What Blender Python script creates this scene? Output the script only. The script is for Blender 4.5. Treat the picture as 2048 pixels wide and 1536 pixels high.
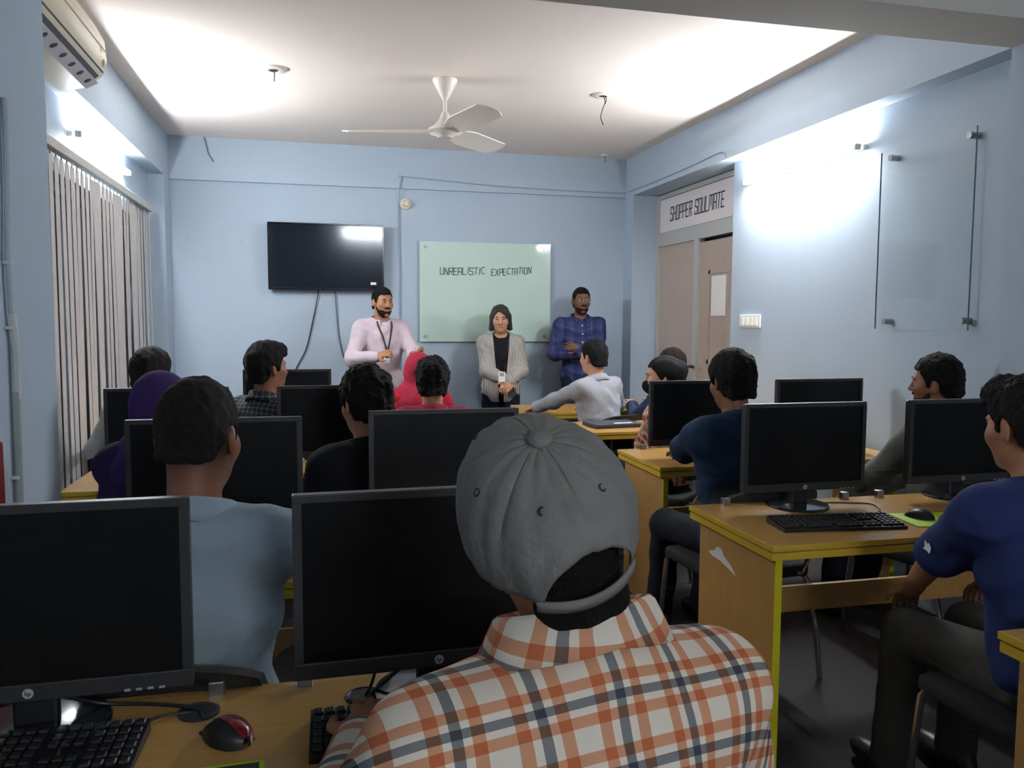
import bpy, bmesh, math, random
import numpy as np
from mathutils import Vector, Matrix
from mathutils.bvhtree import BVHTree
random.seed(7)
for o in list(bpy.data.objects): bpy.data.objects.remove(o)
scn = bpy.context.scene
COL = scn.collection
# ------------------------------------------------------------------ camera
F_PX, YAW, PITCH, ROLL, CAMH = 1625.5, math.radians(13.54), math.radians(4.528), math.radians(.281), 1.45
def cam_axes():
    cy, sy = math.cos(YAW), math.sin(YAW)
    fwd = np.array([sy*math.cos(PITCH), cy*math.cos(PITCH), -math.sin(PITCH)])
    right = np.array([cy, -sy, 0.]); up = np.cross(right, fwd)
    r2 = right*math.cos(ROLL) + up*math.sin(ROLL)
    return np.array([r2, np.cross(r2, fwd), fwd])
CM = cam_axes()
cam = bpy.data.cameras.new('camera'); camo = bpy.data.objects.new('camera', cam); COL.objects.link(camo)
cam.sensor_width = 36; cam.lens = F_PX*36/2048; cam.clip_start = .02
mw = Matrix.Identity(4)
for i in range(3):
    mw[i][0], mw[i][1], mw[i][2] = CM[0][i], CM[1][i], -CM[2][i]
mw[2][3] = CAMH
camo.matrix_world = mw
scn.camera = camo
def ray(u, v): return CM.T @ np.array([(u-1024)/F_PX, -(v-768)/F_PX, 1])
def ony(u, v, y): d = ray(u, v); return np.array([0, 0, CAMH]) + y/d[1]*d
def onz(u, v, z): d = ray(u, v); return np.array([0, 0, CAMH]) + (z-CAMH)/d[2]*d
# ------------------------------------------------------------------ world, exposure
w = bpy.data.worlds.new('world'); scn.world = w; w.use_nodes = True
w.node_tree.nodes['Background'].inputs[0].default_value = (.02, .025, .035, 1)
w.node_tree.nodes['Background'].inputs[1].default_value = .3
vs = scn.view_settings
vs.view_transform = 'Standard'; vs.look = 'None'; vs.gamma = 1; vs.use_curve_mapping = False
vs.exposure = 0.9
TUBE_POWER = 205.0      # radiance of the two lit wall tubes
REAR_POWER = TUBE_POWER   # the like tube behind the camera, seen reflected in the television
# ------------------------------------------------------------------ materials
MATS = {}
def lin(c): return tuple(((x/255)/12.92 if x/255 <= .04045 else ((x/255+.055)/1.055)**2.4) for x in c)
def mat(name, rgb, rough=.6, metal=0, var=.06, vscale=6., bump=0., bscale=60., spec=.5, emit=None, stretch=None, coat=0., alpha=None):
    if name in MATS: return MATS[name]
    m = bpy.data.materials.new(name); m.use_nodes = True
    nt = m.node_tree; N = nt.nodes; Lk = nt.links; b = N['Principled BSDF']
    c = lin(rgb)
    b.inputs['Roughness'].default_value = rough; b.inputs['Metallic'].default_value = metal
    b.inputs['Specular IOR Level'].default_value = spec
    b.inputs['Coat Weight'].default_value = coat
    tc = N.new('ShaderNodeTexCoord'); mp = N.new('ShaderNodeMapping')
    Lk.new(tc.outputs['Object'], mp.inputs[0])
    if stretch: mp.inputs['Scale'].default_value = stretch
    no = N.new('ShaderNodeTexNoise'); no.inputs['Scale'].default_value = vscale; no.inputs['Detail'].default_value = 4
    Lk.new(mp.outputs[0], no.inputs[0])
    mx = N.new('ShaderNodeMix'); mx.data_type = 'RGBA'
    mx.inputs[6].default_value = tuple(x*(1-var*2) for x in c)+(1,); mx.inputs[7].default_value = tuple(min(1, x*(1+var*2)) for x in c)+(1,)
    Lk.new(no.outputs[0], mx.inputs[0]); Lk.new(mx.outputs[2], b.inputs['Base Color'])
    if bump:
        n2 = N.new('ShaderNodeTexNoise'); n2.inputs['Scale'].default_value = bscale; n2.inputs['Detail'].default_value = 3
        Lk.new(mp.outputs[0], n2.inputs[0])
        bp = N.new('ShaderNodeBump'); bp.inputs['Strength'].default_value = bump; bp.inputs['Distance'].default_value = .01
        Lk.new(n2.outputs[0], bp.inputs['Height']); Lk.new(bp.outputs[0], b.inputs['Normal'])
    if emit:
        b.inputs['Emission Color'].default_value = lin(emit[0])+(1,); b.inputs['Emission Strength'].default_value = emit[1]
    MATS[name] = m
    return m
def attr_mat(name, attr, rough=.6, spec=.4, bump=0, bscale=80):
    m = mat(name, (128, 128, 128), rough, spec=spec, bump=bump, bscale=bscale)
    nt = m.node_tree; a = nt.nodes.new('ShaderNodeAttribute'); a.attribute_name = attr
    nt.links.new(a.outputs['Color'], nt.nodes['Principled BSDF'].inputs['Base Color'])
    return m
def glass_mat(name, tint, rough=.02, clear=.97):
    m = bpy.data.materials.new(name); m.use_nodes = True; nt = m.node_tree; N = nt.nodes
    N.remove(N['Principled BSDF']); out = N['Material Output']
    b = N.new('ShaderNodeBsdfGlossy'); b.inputs['Roughness'].default_value = rough
    t = N.new('ShaderNodeBsdfTransparent'); t.inputs[0].default_value = tuple(clear*(.85+.15*x) for x in lin(tint))+(1,)
    lw = N.new('ShaderNodeLayerWeight'); lw.inputs[0].default_value = .5
    pw = N.new('ShaderNodeMath'); pw.operation = 'POWER'; pw.inputs[1].default_value = 4.5; nt.links.new(lw.outputs['Facing'], pw.inputs[0])
    fr = N.new('ShaderNodeMath'); fr.operation = 'MULTIPLY_ADD'; fr.inputs[1].default_value = .8; fr.inputs[2].default_value = .03; nt.links.new(pw.outputs[0], fr.inputs[0])
    mx = N.new('ShaderNodeMixShader'); nt.links.new(fr.outputs[0], mx.inputs[0]); nt.links.new(t.outputs[0], mx.inputs[1]); nt.links.new(b.outputs[0], mx.inputs[2])
    nt.links.new(mx.outputs[0], out.inputs[0]); MATS[name] = m
    return m
def stripes_mat(name, base, bands_u, bands_v, per_u, per_v, rough=.85, mult=True, attr='fab'):
    """woven check: two constant-step ramps over the cloth coordinates, multiplied"""
    m = bpy.data.materials.new(name); m.use_nodes = True; nt = m.node_tree; N = nt.nodes; Lk = nt.links
    b = N['Principled BSDF']; b.inputs['Roughness'].default_value = rough; b.inputs['Specular IOR Level'].default_value = .2
    a = N.new('ShaderNodeAttribute'); a.attribute_name = attr
    sp = N.new('ShaderNodeSeparateXYZ'); Lk.new(a.outputs['Vector'], sp.inputs[0])
    outs = []
    for i, (bands, per) in enumerate(((bands_u, per_u), (bands_v, per_v))):
        d = N.new('ShaderNodeMath'); d.operation = 'DIVIDE'; d.inputs[1].default_value = per; Lk.new(sp.outputs[i], d.inputs[0])
        fr = N.new('ShaderNodeMath'); fr.operation = 'FRACT'; Lk.new(d.outputs[0], fr.inputs[0])
        r = N.new('ShaderNodeValToRGB'); r.color_ramp.interpolation = 'CONSTANT'
        els = r.color_ramp.elements
        while len(els) > 1: els.remove(els[0])
        els[0].position = 0; els[0].color = bands[0][1]+(1,)
        for p, c in bands[1:]:
            e = els.new(p); e.color = c+(1,)
        Lk.new(fr.outputs[0], r.inputs[0]); outs.append(r.outputs[0])
    m1 = N.new('ShaderNodeMix'); m1.data_type = 'RGBA'; m1.blend_type = 'MULTIPLY'; m1.inputs[0].default_value = 1
    Lk.new(outs[0], m1.inputs[6]); Lk.new(outs[1], m1.inputs[7])
    m2 = N.new('ShaderNodeMix'); m2.data_type = 'RGBA'; m2.blend_type = 'MULTIPLY'; m2.inputs[0].default_value = 1
    m2.inputs[7].default_value = lin(base)+(1,); Lk.new(m1.outputs[2], m2.inputs[6]); Lk.new(m2.outputs[2], b.inputs['Base Color'])
    no = N.new('ShaderNodeTexNoise'); no.inputs['Scale'].default_value = 14; bp = N.new('ShaderNodeBump'); bp.inputs['Strength'].default_value = .25; bp.inputs['Distance'].default_value = .02
    tc = N.new('ShaderNodeTexCoord'); Lk.new(tc.outputs['Object'], no.inputs[0]); Lk.new(no.outputs[0], bp.inputs['Height']); Lk.new(bp.outputs[0], b.inputs['Normal'])
    MATS[name] = m
    return m
def mix_mat(name, c1, c2, scale, rough=.85, c3=None):
    m = bpy.data.materials.new(name); m.use_nodes = True; nt = m.node_tree; N = nt.nodes; Lk = nt.links
    b = N['Principled BSDF']; b.inputs['Roughness'].default_value = rough
    v = N.new('ShaderNodeTexVoronoi'); v.inputs['Scale'].default_value = scale
    tc = N.new('ShaderNodeTexCoord'); Lk.new(tc.outputs['Object'], v.inputs[0])
    r = N.new('ShaderNodeValToRGB'); r.color_ramp.interpolation = 'EASE'
    e = r.color_ramp.elements; e[0].color = lin(c1)+(1,); e[0].position = .28; e[1].color = lin(c2)+(1,); e[1].position = .5
    if c3: x = e.new(.75); x.color = lin(c3)+(1,)
    Lk.new(v.outputs['Distance'], r.inputs[0]); Lk.new(r.outputs[0], b.inputs['Base Color']); MATS[name] = m
    return m
WALL = mat('blue_wall_paint', (173, 189, 204), .75, var=.03, vscale=1.6, bump=.06, bscale=220, spec=.25)
CEIL = mat('ceiling_paint', (236, 227, 219), .9, var=.015, vscale=1.2, bump=.04, bscale=160, spec=.2)
BEAMW = mat('cream_beam_paint', (222, 220, 212), .85, var=.02, vscale=2, spec=.2)
FLOORM = mat('dark_floor', (40, 34, 31), .8, var=.15, vscale=3)
WOOD = mat('maple_laminate', (186, 143, 80), .25, var=.10, vscale=5, stretch=(1, 14, 14), spec=.5)
WOODS = mat('side_laminate', (186, 143, 80), .5, var=.10, vscale=5, stretch=(14, 14, 1))
EDGE = mat('yellow_edge_band', (206, 170, 48), .45, var=.04)
BLACKP = mat('black_plastic', (24, 25, 27), .42, var=.08, vscale=20)
BEZEL = mat('dark_bezel', (38, 39, 42), .45, var=.05)
SCREEN = mat('dark_screen', (7, 9, 10), .34, var=.05, vscale=2, spec=.22)
SCREENG = mat('glossy_tv_screen', (14, 18, 26), .09, var=.03, coat=.4)
GREYP = mat('grey_plastic', (150, 152, 150), .5)
WHITEP = mat('white_plastic', (228, 228, 222), .4, var=.02)
CREAMP = mat('aged_cream_plastic', (226, 216, 192), .35, var=.03)
CHROME = mat('chrome', (200, 200, 205), .2, metal=1, var=.02)
STEEL = mat('brushed_steel', (160, 162, 165), .35, metal=1, var=.04)
LIME = mat('lime_green', (176, 214, 20), .6, var=.05)
REDM = mat('glossy_red', (120, 12, 26), .22, var=.05, coat=.3)
PAPER = mat('white_paper', (235, 235, 232), .8, var=.02)
WIRE = mat('grey_wire', (86, 96, 110), .6)
BLACKW = mat('black_cable', (20, 22, 26), .5)
INK = mat('dark_marker_ink', (40, 58, 60), .8)
SIGNINK = mat('sign_lettering', (44, 42, 66), .6)
GLASSB = mat('pale_green_glass_board', (196, 220, 208), .06, var=.01, spec=.5)
GLASSC = glass_mat('clear_glass', (246, 254, 252), .02, 1.0)
GLASSW = glass_mat('night_window_glass', (90, 110, 114), .05, .6)
BLIND = mat('grey_blind_fabric', (196, 194, 192), .9, var=.03, vscale=30)
# ------------------------------------------------------------------ mesh helpers
class MB:
    def __init__(self): self.bm = bmesh.new()
    def box(self, c, s, rot=None, bev=0, seg=2):
        t = bmesh.new(); bmesh.ops.create_cube(t, size=1)
        for v in t.verts: v.co = Vector((v.co.x*s[0], v.co.y*s[1], v.co.z*s[2]))
        if bev: bmesh.ops.bevel(t, geom=t.edges[:], offset=bev, segments=seg, affect='EDGES', profile=.5)
        M = Matrix.Translation(c) @ (rot.to_4x4() if rot is not None else Matrix.Identity(4))
        t.transform(M); self._merge(t); return self
    def _merge(self, t):
        me = bpy.data.meshes.new('tmp'); t.to_mesh(me); t.free(); self.bm.from_mesh(me); bpy.data.meshes.remove(me)
    def span(self, x0, x1, y0, y1, z0, z1, bev=0): return self.box(((x0+x1)/2, (y0+y1)/2, (z0+z1)/2), (x1-x0, y1-y0, z1-z0), bev=bev)
    def cyl(self, a, b, r1, r2=None, n=20, caps=True):
        r2 = r1 if r2 is None else r2; a = Vector(a); b = Vector(b); d = b-a
        t = bmesh.new(); bmesh.ops.create_cone(t, cap_ends=caps, segments=n, radius1=r1, radius2=r2, depth=d.length)
        t.transform(Matrix.Translation((a+b)/2) @ d.to_track_quat('Z', 'Y').to_matrix().to_4x4()); self._merge(t); return self
    def sphere(self, c, r, sc=(1, 1, 1), u=16, v=10):
        t = bmesh.new(); bmesh.ops.create_uvsphere(t, u_segments=u, v_segments=v, radius=r)
        t.transform(Matrix.Translation(c) @ Matrix.Diagonal((*sc, 1))); self._merge(t); return self
    def tube(self, pts, r, n=8):
        pts = [Vector(p) for p in pts]; rings = []
        for i, p in enumerate(pts):
            d = (pts[min(i+1, len(pts)-1)]-pts[max(i-1, 0)]).normalized()
            q = d.to_track_quat('Z', 'Y')
            rr = r[i] if isinstance(r, (list, tuple)) else r
            rings.append([self.bm.verts.new(p + q @ Vector((math.cos(2*math.pi*k/n)*rr, math.sin(2*math.pi*k/n)*rr, 0))) for k in range(n)])
        for a, b in zip(rings, rings[1:]):
            best = min(range(n), key=lambda s: (a[0].co-b[s].co).length)
            for k in range(n): self.bm.faces.new((a[k], a[(k+1) % n], b[(k+1+best) % n], b[(k+best) % n]))
        self.bm.faces.new(rings[0][::-1]); self.bm.faces.new(rings[-1]); return self
    def lathe(self, prof, c=(0, 0, 0), n=32, rot=None):
        c = Vector(c); rings = []
        for r, z in prof:
            rings.append([self.bm.verts.new(c + (rot @ Vector((math.cos(2*math.pi*k/n)*r, math.sin(2*math.pi*k/n)*r, z)) if rot is not None else Vector((math.cos(2*math.pi*k/n)*r, math.sin(2*math.pi*k/n)*r, z)))) for k in range(n)])
        for a, b in zip(rings, rings[1:]):
            for k in range(n): self.bm.faces.new((a[k], a[(k+1) % n], b[(k+1) % n], b[k]))
        self.bm.faces.new(rings[0][::-1]); self.bm.faces.new(rings[-1]); return self
    def grid(self, P, closed_u=False):
        V = [[self.bm.verts.new(p) for p in row] for row in P]
        for a, b in zip(V, V[1:]):
            m = len(a)
            for k in range(m if closed_u else m-1): self.bm.faces.new((a[k], a[(k+1) % m], b[(k+1) % m], b[k]))
        return self
    def prism(self, poly, axis, d0, d1):
        """poly in the two other axes, extruded along axis"""
        def P(a, b, d): return {'x': (d, a, b), 'y': (a, d, b), 'z': (a, b, d)}[axis]
        A = [self.bm.verts.new(P(a, b, d0)) for a, b in poly]; B = [self.bm.verts.new(P(a, b, d1)) for a, b in poly]
        n = len(poly); self.bm.faces.new(A); self.bm.faces.new(B[::-1])
        for k in range(n): self.bm.faces.new((A[k], A[(k+1) % n], B[(k+1) % n], B[k]))
        return self
    def build(self, name, m, parent=None, smooth=False, loc=None, rotz=None):
        bmesh.ops.recalc_face_normals(self.bm, faces=self.bm.faces[:])
        me = bpy.data.meshes.new(name); self.bm.to_mesh(me); self.bm.free()
        if smooth:
            me.polygons.foreach_set('use_smooth', [True]*len(me.polygons))
            try: me.set_sharp_from_angle(angle=math.radians(40))
            except Exception: pass
        me.materials.append(m)
        o = bpy.data.objects.new(name, me); COL.objects.link(o)
        if parent is not None: o.parent = parent
        if loc is not None: o.location = loc
        if rotz is not None: o.rotation_euler[2] = rotz
        return o
def tag(o, label=None, cat=None, group=None, kind=None):
    if label: o['label'] = label
    if cat: o['category'] = cat
    if group: o['group'] = group
    if kind: o['kind'] = kind
    return o
def empty(name, loc, rz=0):
    o = bpy.data.objects.new(name, None); COL.objects.link(o); o.location = loc; o.rotation_euler[2] = rz; o.empty_display_size = .1
    return o
def struct(name, mb, m, label=None, parent=None, smooth=False):
    o = mb.build(name, m, parent, smooth)
    if parent is None: tag(o, label, None, None, 'structure')
    return o
def copy_tree(o, parent=None):
    c = o.copy(); COL.objects.link(c); c.parent = parent
    for ch in list(o.children): copy_tree(ch, c)
    return c
# ------------------------------------------------------------------ room
ZC, ZB = 2.962, 2.607
XL, XR, YB, YR = -1.30, 3.00, 7.40, -3.2          # left wall, right wall, wall the speakers stand at, wall behind the camera
XLB, XRB = -1.18, 2.88                             # inner faces of the side beams and pillars
PXL = -.835                                        # face of the wide pillar / wall on the left in front
struct('floor', MB().span(-1.6, 3.6, YR-.2, YB+.2, -.1, 0), FLOORM, 'dark floor under the desks')
struct('ceiling', MB().span(-1.6, 3.6, YR-.2, YB+.2, ZC, ZC+.1), CEIL, 'off white painted ceiling')
struct('wall_back', MB().span(-1.6, 3.6, YB, YB+.2, 0, ZC), WALL, 'light blue wall behind the speakers')
struct('wall_rear', MB().span(-1.6, 3.6, YR-.2, YR, 0, ZC), WALL, 'light blue wall behind the camera')
# left wall with a window opening behind the blind
WY0, WY1, WZ0, WZ1 = 3.6, 6.86, .30, 2.20
b = MB(); b.span(-1.5, XL, 2.9, WY0, 0, ZC); b.span(-1.5, XL, WY1, YB, 0, ZC); b.span(-1.5, XL, WY0, WY1, 0, WZ0); b.span(-1.5, XL, WY0, WY1, WZ1, ZC)
struct('wall_left', b, WALL, 'light blue left wall with the window behind the blind')
struct('wall_left_front', MB().span(-1.5, PXL, YR, 2.95, 0, ZC), WALL, 'blue left wall pier beside the nearest desks')
b = MB(); b.span(XR, 3.4, YR, 5.52, 0, ZC); b.span(3.16, 3.4, 5.52, YB, 2.60, ZC); b.span(XR, 3.4, 5.52, YB, ZB, ZC)
b.span(3.30, 3.4, 5.52, YB, 0, 2.6)
struct('wall_right', b, WALL, 'light blue right wall with the door recess')
# beams
struct('trim_1', MB().span(XL, XLB, 2.9, YB, ZB, ZC), WALL, 'blue beam along the left wall')
struct('trim_2', MB().span(XRB, XR, YR, YB, ZB, ZC), WALL, 'blue beam along the right wall')
struct('trim_3', MB().span(XLB, XRB, YB-.035, YB, ZB, ZC), WALL, 'shallow blue beam across the top of the speakers wall')
b = MB().span(PXL, XRB, 2.66, 2.95, ZB, ZC); struct('trim_4', b, BEAMW, 'cream cross beam under the ceiling')
struct('trim_5', MB().span(XL, XLB, 7.15, YB, 0, ZB), WALL, 'blue pillar in the far left corner')
struct('trim_6', MB().span(XRB, 3.30, 7.19, YB, 0, ZB), WALL, 'blue pillar in the far right corner beside the door')
struct('trim_7', MB().span(XRB, XR, 2.66, 2.95, 0, ZB), WALL, 'blue pillar on the right wall below the cross beam')
# baseboards
struct('baseboard_back', MB().span(XLB, XRB, YB-.012, YB, 0, .1), mat('baseboard_paint', (120, 130, 140), .6), 'grey baseboard below the speakers wall')
# window
b = MB()
for y in (WY0, WY0+.92, WY0+1.84, WY1-.05): b.span(-1.46, -1.40, y, y+.05, WZ0, WZ1)
for z in (WZ0, WZ1-.05): b.span(-1.462, -1.398, WY0, WY1, z, z+.05)
wf = struct('window_1', b, STEEL, 'aluminium window behind the vertical blind')
MB().span(-1.434, -1.428, WY0+.04, WY1-.04, WZ0+.04, WZ1-.04).build('pane', GLASSW, wf)
# ------------------------------------------------------------------ door recess, sign and door leaves
DX = 3.12
ALU = mat('aluminium_frame', (196, 196, 192), .4, metal=.3, var=.02)
DOORP = mat('frosted_brown_panel', (186, 170, 160), .55, var=.05, vscale=3)
DOORP2 = mat('brown_door_panel', (176, 160, 148), .5, var=.06, vscale=4, stretch=(1, 6, 1))
b = MB()
b.span(DX, DX+.05, 7.14, 7.19, 0, 2.60); b.span(DX-.01, DX+.05, 6.30, 6.38, 0, 2.14); b.span(DX, DX+.05, 5.52, 5.57, 0, 2.60)
b.span(DX-.005, DX+.05, 5.57, 7.14, 2.13, 2.25); b.span(DX, DX+.05, 5.57, 7.14, 2.56, 2.60)
dr = struct('door_1', b, ALU, 'aluminium framed double door in the right wall recess')
MB().span(DX+.018, DX+.03, 6.38, 7.14, 0.01, 2.13).build('door_leaf', DOORP, dr)
lf = MB().span(DX+.012, DX+.028, 5.57, 6.30, 0.01, 2.10).build('door_leaf', DOORP2, dr)
b = MB()
for y0, y1, z0, z1 in ((5.62, 6.14, .2, .95), (5.62, 6.14, 1.1, 1.86)):
    b.span(DX+.006, DX+.014, y0, y1, z0, z0+.03); b.span(DX+.006, DX+.014, y0, y1, z1-.03, z1); b.span(DX+.006, DX+.014, y0, y0+.03, z0, z1); b.span(DX+.006, DX+.014, y1-.03, y1, z0, z1)
b.build('panel_moulding', DOORP2, lf)
b = MB(); b.cyl((DX-.012, 6.34, 1.06), (DX-.055, 6.34, 1.06), .012); b.tube([(DX-.055, 6.34, 1.06), (DX-.06, 6.30, 1.06), (DX-.06, 6.24, 1.06)], .009); b.build('door_handle', BLACKP, dr, True)
# thin blue lintel above the sign fills the recess head
sg = empty('sign_panel', (DX, 6.35, 2.4))
tag(sg, 'white sign panel reading SHOPPER SOULMATE above the door', 'sign')
MB().span(.004, .03, -.78, .76, -.145, .155).build('panel', mat('sign_white', (226, 220, 222), .5, var=.01), sg)
MB().span(-.004, .03, .76, .79, -.15, .16).build('frame', ALU, sg)
LET = {'S': [[(1, .85), (1, 1), (0, 1), (0, .55), (1, .45), (1, 0), (0, 0), (0, .15)]], 'H': [[(0, 0), (0, 1)], [(1, 0), (1, 1)], [(0, .5), (1, .5)]],
       'O': [[(0, 0), (0, 1), (1, 1), (1, 0), (0, 0)]], 'P': [[(0, 0), (0, 1), (1, 1), (1, .45), (0, .45)]], 'E': [[(1, 1), (0, 1), (0, 0), (1, 0)], [(0, .5), (.8, .5)]],
       'R': [[(0, 0), (0, 1), (1, 1), (1, .5), (0, .5)], [(.5, .5), (1, 0)]], 'U': [[(0, 1), (0, 0), (1, 0), (1, 1)]], 'L': [[(0, 1), (0, 0), (1, 0)]],
       'M': [[(0, 0), (0, 1), (.5, 1), (.5, .35)], [(.5, 1), (1, 1), (1, 0)]], 'A': [[(0, 0), (0, 1), (1, 1), (1, 0)], [(0, .45), (1, .45)]], 'T': [[(0, 1), (1, 1)], [(.5, 1), (.5, 0)]],
       'N': [[(0, 0), (0, 1), (1, 0), (1, 1)]], 'I': [[(.5, 0), (.5, 1)]], 'C': [[(1, .9), (.7, 1), (.2, .9), (0, .5), (.2, .1), (.7, 0), (1, .1)]], 'X': [[(0, 0), (1, 1)], [(0, 1), (1, 0)]],
       'h': [[(0, 0), (0, 1.2)], [(0, .6), (.7, .6), (.9, 0)]], 'p': [[(0, .6), (0, -.5)], [(0, .6), (.8, .5), (.8, .05), (0, 0)]]}
def letters(mb, text, place, h, wdt, gap, th, slant=0., jitter=0.):
    """stroke lettering; place(a, b) maps text plane to 3D"""
    x = 0
    for ch in text:
        if ch == ' ': x += wdt*1.1; continue
        cw = wdt*(1.35 if ch == 'M' else (.35 if ch == 'I' else 1))
        jy = random.uniform(-jitter, jitter); jr = random.uniform(-jitter, jitter)
        for st in LET[ch]:
            pts = [(x+p[0]*cw+(p[1]*h*slant)+jr*p[1], p[1]*h+jy) for p in st]
            for (ax, ay), (bx, by) in zip(pts, pts[1:]):
                dx, dy = bx-ax, by-ay; L = math.hypot(dx, dy) or 1e-6; nx, ny = -dy/L*th/2, dx/L*th/2; ex, ey = dx/L*th/2, dy/L*th/2
                q = [(ax-ex+nx, ay-ey+ny), (bx+ex+nx, by+ey+ny), (bx+ex-nx, by+ey-ny), (ax-ex-nx, ay-ey-ny)]
                top = [mb.bm.verts.new(place(a, c, .0012)) for a, c in q]; bot = [mb.bm.verts.new(place(a, c, 0)) for a, c in q]
                mb.bm.faces.new(top); mb.bm.faces.new(bot[::-1])
                for k in range(4): mb.bm.faces.new((top[k], bot[k], bot[(k+1) % 4], top[(k+1) % 4]))
        x += cw+gap
    return x
sx_ = 0.
for word in ('SHOPPER', 'SOULMATE'):
    b = MB(); sx_ += letters(b, word, lambda a, c, d: (.0038-d, .545-sx_-a, -.055+c), .118, .0425, .0210, .0115, .10)+.045; b.build('lettering', SIGNINK, sg)
pn = MB().span(-.002, .004, -.12, .12, -.16, .16).build('paper_notice', PAPER); pn.location = (DX+.008, 5.96, 1.65)
tag(pn, 'white sheet of paper stuck on the brown door leaf', 'paper')
# ------------------------------------------------------------------ lamps
def tube_light(name, loc, rz, label, power, tube_name='tube'):
    r = empty(name, loc, rz)
    MB().box((0, .012, 0), (1.26, .024, .030), bev=.004).build('housing', WHITEP, r)
    for s in (-1, 1): MB().box((s*.615, .05, 0), (.02, .035, .036), bev=.004).build('lamp_holder', GREYP, r)
    mb = MB().cyl((-.60, .055, 0), (.60, .055, 0), .014, n=16)
    mb.build(tube_name, mat(name+'_glow', (255, 255, 255), emit=((250, 252, 255), power)), r, True)
    return tag(r, label, 'light')
tube_light('wall_tube_light', (XR, 4.66, 2.42), math.pi/2, 'lit white tube light on the right wall beside the door', TUBE_POWER)
tube_light('window_tube_light', (XL, 5.58, 2.45), -math.pi/2, 'lit white tube light above the vertical blind', TUBE_POWER)
tube_light('rear_tube_light_offscreen', (1.2, YR, 2.45), 0, 'lit white tube light on the wall behind the camera', REAR_POWER, 'tube_offscreen')
# ceiling fan
fn = empty('ceiling_fan', (.815, 5.235, ZC)); tag(fn, 'white three blade ceiling fan on a short rod', 'ceiling fan')
FANW = mat('fan_white', (232, 226, 218), .4, var=.02)
MB().lathe([(.078, 0), (.078, -.012), (.07, -.03), (.045, -.075), (.02, -.12), (.012, -.13)]).build('canopy', FANW, fn, True)
MB().cyl((0, 0, -.12), (0, 0, -.24), .011).build('rod', FANW, fn, True)
MB().lathe([(.014, -.20), (.022, -.205), (.04, -.25), (.07, -.285), (.105, -.305), (.112, -.32), (.10, -.335), (.06, -.345), (.045, -.362), (.0, -.366)]).build('motor', FANW, fn, True)
for a in (-74, 46, 166):
    rows = []
    for i, t in enumerate(np.linspace(0, 1, 12)):
        L = .09+.56*t; wdt = .05+.035*min(1, t*4)
        if t > .9: wdt *= (1-((t-.9)/.1)**2*.55)
        tilt = -.34+.10*t
        rows.append([(L, s*wdt, s*wdt*tilt - .004*s*s + (0 if k == 0 else 0)) for k, s in enumerate((-1, -.5, 0, .5, 1))])
    mb = MB(); top = [[Vector((x, y, z+.003)) for x, y, z in r] for r in rows]; bot = [[Vector((x, y, z-.003)) for x, y, z in r] for r in rows]
    mb.grid(top); mb.grid(bot)
    mb.grid([[r[0] for r in top], [r[0] for r in bot]]); mb.grid([[r[-1] for r in top], [r[-1] for r in bot]]); mb.grid([top[-1], bot[-1]]); mb.grid([top[0], bot[0]])
    mb.box((.075, 0, 0), (.09, .035, .006), bev=.002)
    bmesh.ops.remove_doubles(mb.bm, verts=mb.bm.verts[:], dist=1e-5)
    bl = mb.build('blade', FANW, fn, True); bl.location = (0, 0, -.315); bl.rotation_euler = (0, 0, math.radians(a))
# ceiling roses with loose wires
def rose(loc, label, rad, wires):
    r = empty('ceiling_rose', loc); tag(r, label, 'ceiling rose', 'open ceiling rose plates with loose wires')
    MB().lathe([(rad, 0), (rad, -.006), (rad-.008, -.012), (rad*.45, -.013), (rad*.42, -.006), (.0, -.006)]).build('plate', FANW, r, True)
    MB().cyl((0, 0, -.004), (0, 0, -.010), rad*.35).build('hole', BLACKP, r)
    for wv in wires: MB().tube(wv, .003, 6).build('loose_wire', BLACKW, r, True)
rose((-.227, 5.27, ZC), 'round ceiling plate with short loose wire above the television side', .078, [[(0, 0, -.005), (.003, 0, -.03), (0, .002, -.075)]])
rose((1.895, 5.31, ZC), 'round ceiling plate with long dangling wire near the fan and door', .07, [[(.01, 0, -.005), (.02, 0, -.05), (0, .0, -.10), (-.012, 0, -.15), (.008, 0, -.20)], [(.02, 0, -.005), (.028, 0, -.03), (.02, 0, -.06)]])
rose((2.59, 7.19, ZC), 'small ceiling hook plate in the corner above the far pillar', .03, [[(0, 0, -.005), (.01, 0, -.03), (.012, 0, -.07)]])
# ------------------------------------------------------------------ air conditioner on the left beam
ac = empty('air_conditioner', (XLB, 3.92, 2.705)); tag(ac, 'cream split air conditioner high on the left beam', 'air conditioner')
AY0, AY1 = -.56, .48
prof = [(0, .165), (.10, .165), (.175, .135), (.215, .06), (.222, -.03), (.205, -.095), (.165, -.125), (.06, -.165), (0, -.17)]
def acprof(s): return [(x*s, z*(.9+.1*s)) for x, z in prof]
mb = MB(); rows = []
for y, s in ((AY0, .80), (AY0+.015, .93), (AY0+.05, 1), (AY1-.05, 1), (AY1-.015, .93), (AY1, .80)):
    rows.append([Vector((x, y, z)) for x, z in acprof(s)])
mb.grid(rows); mb.bm.faces.new([mb.bm.verts.new(p) for p in rows[0]]); mb.bm.faces.new([mb.bm.verts.new(p) for p in rows[-1][::-1]])
body = mb.build('body', CREAMP, ac, True)
def ac_strip(name, A, B, y0, y1, out, th, m):
    A = Vector((A[0], 0, A[1])); B = Vector((B[0], 0, B[1])); d = (B-A).normalized(); n = Vector((-d.z, 0, d.x)); n = n if n.z < 0 else -n
    q = [A+n*out, B+n*out, B+n*(out-th), A+n*(out-th)]
    return MB().prism([(p.x, p.z) for p in q], 'y', y0, y1).build(name, m, ac), n
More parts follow.
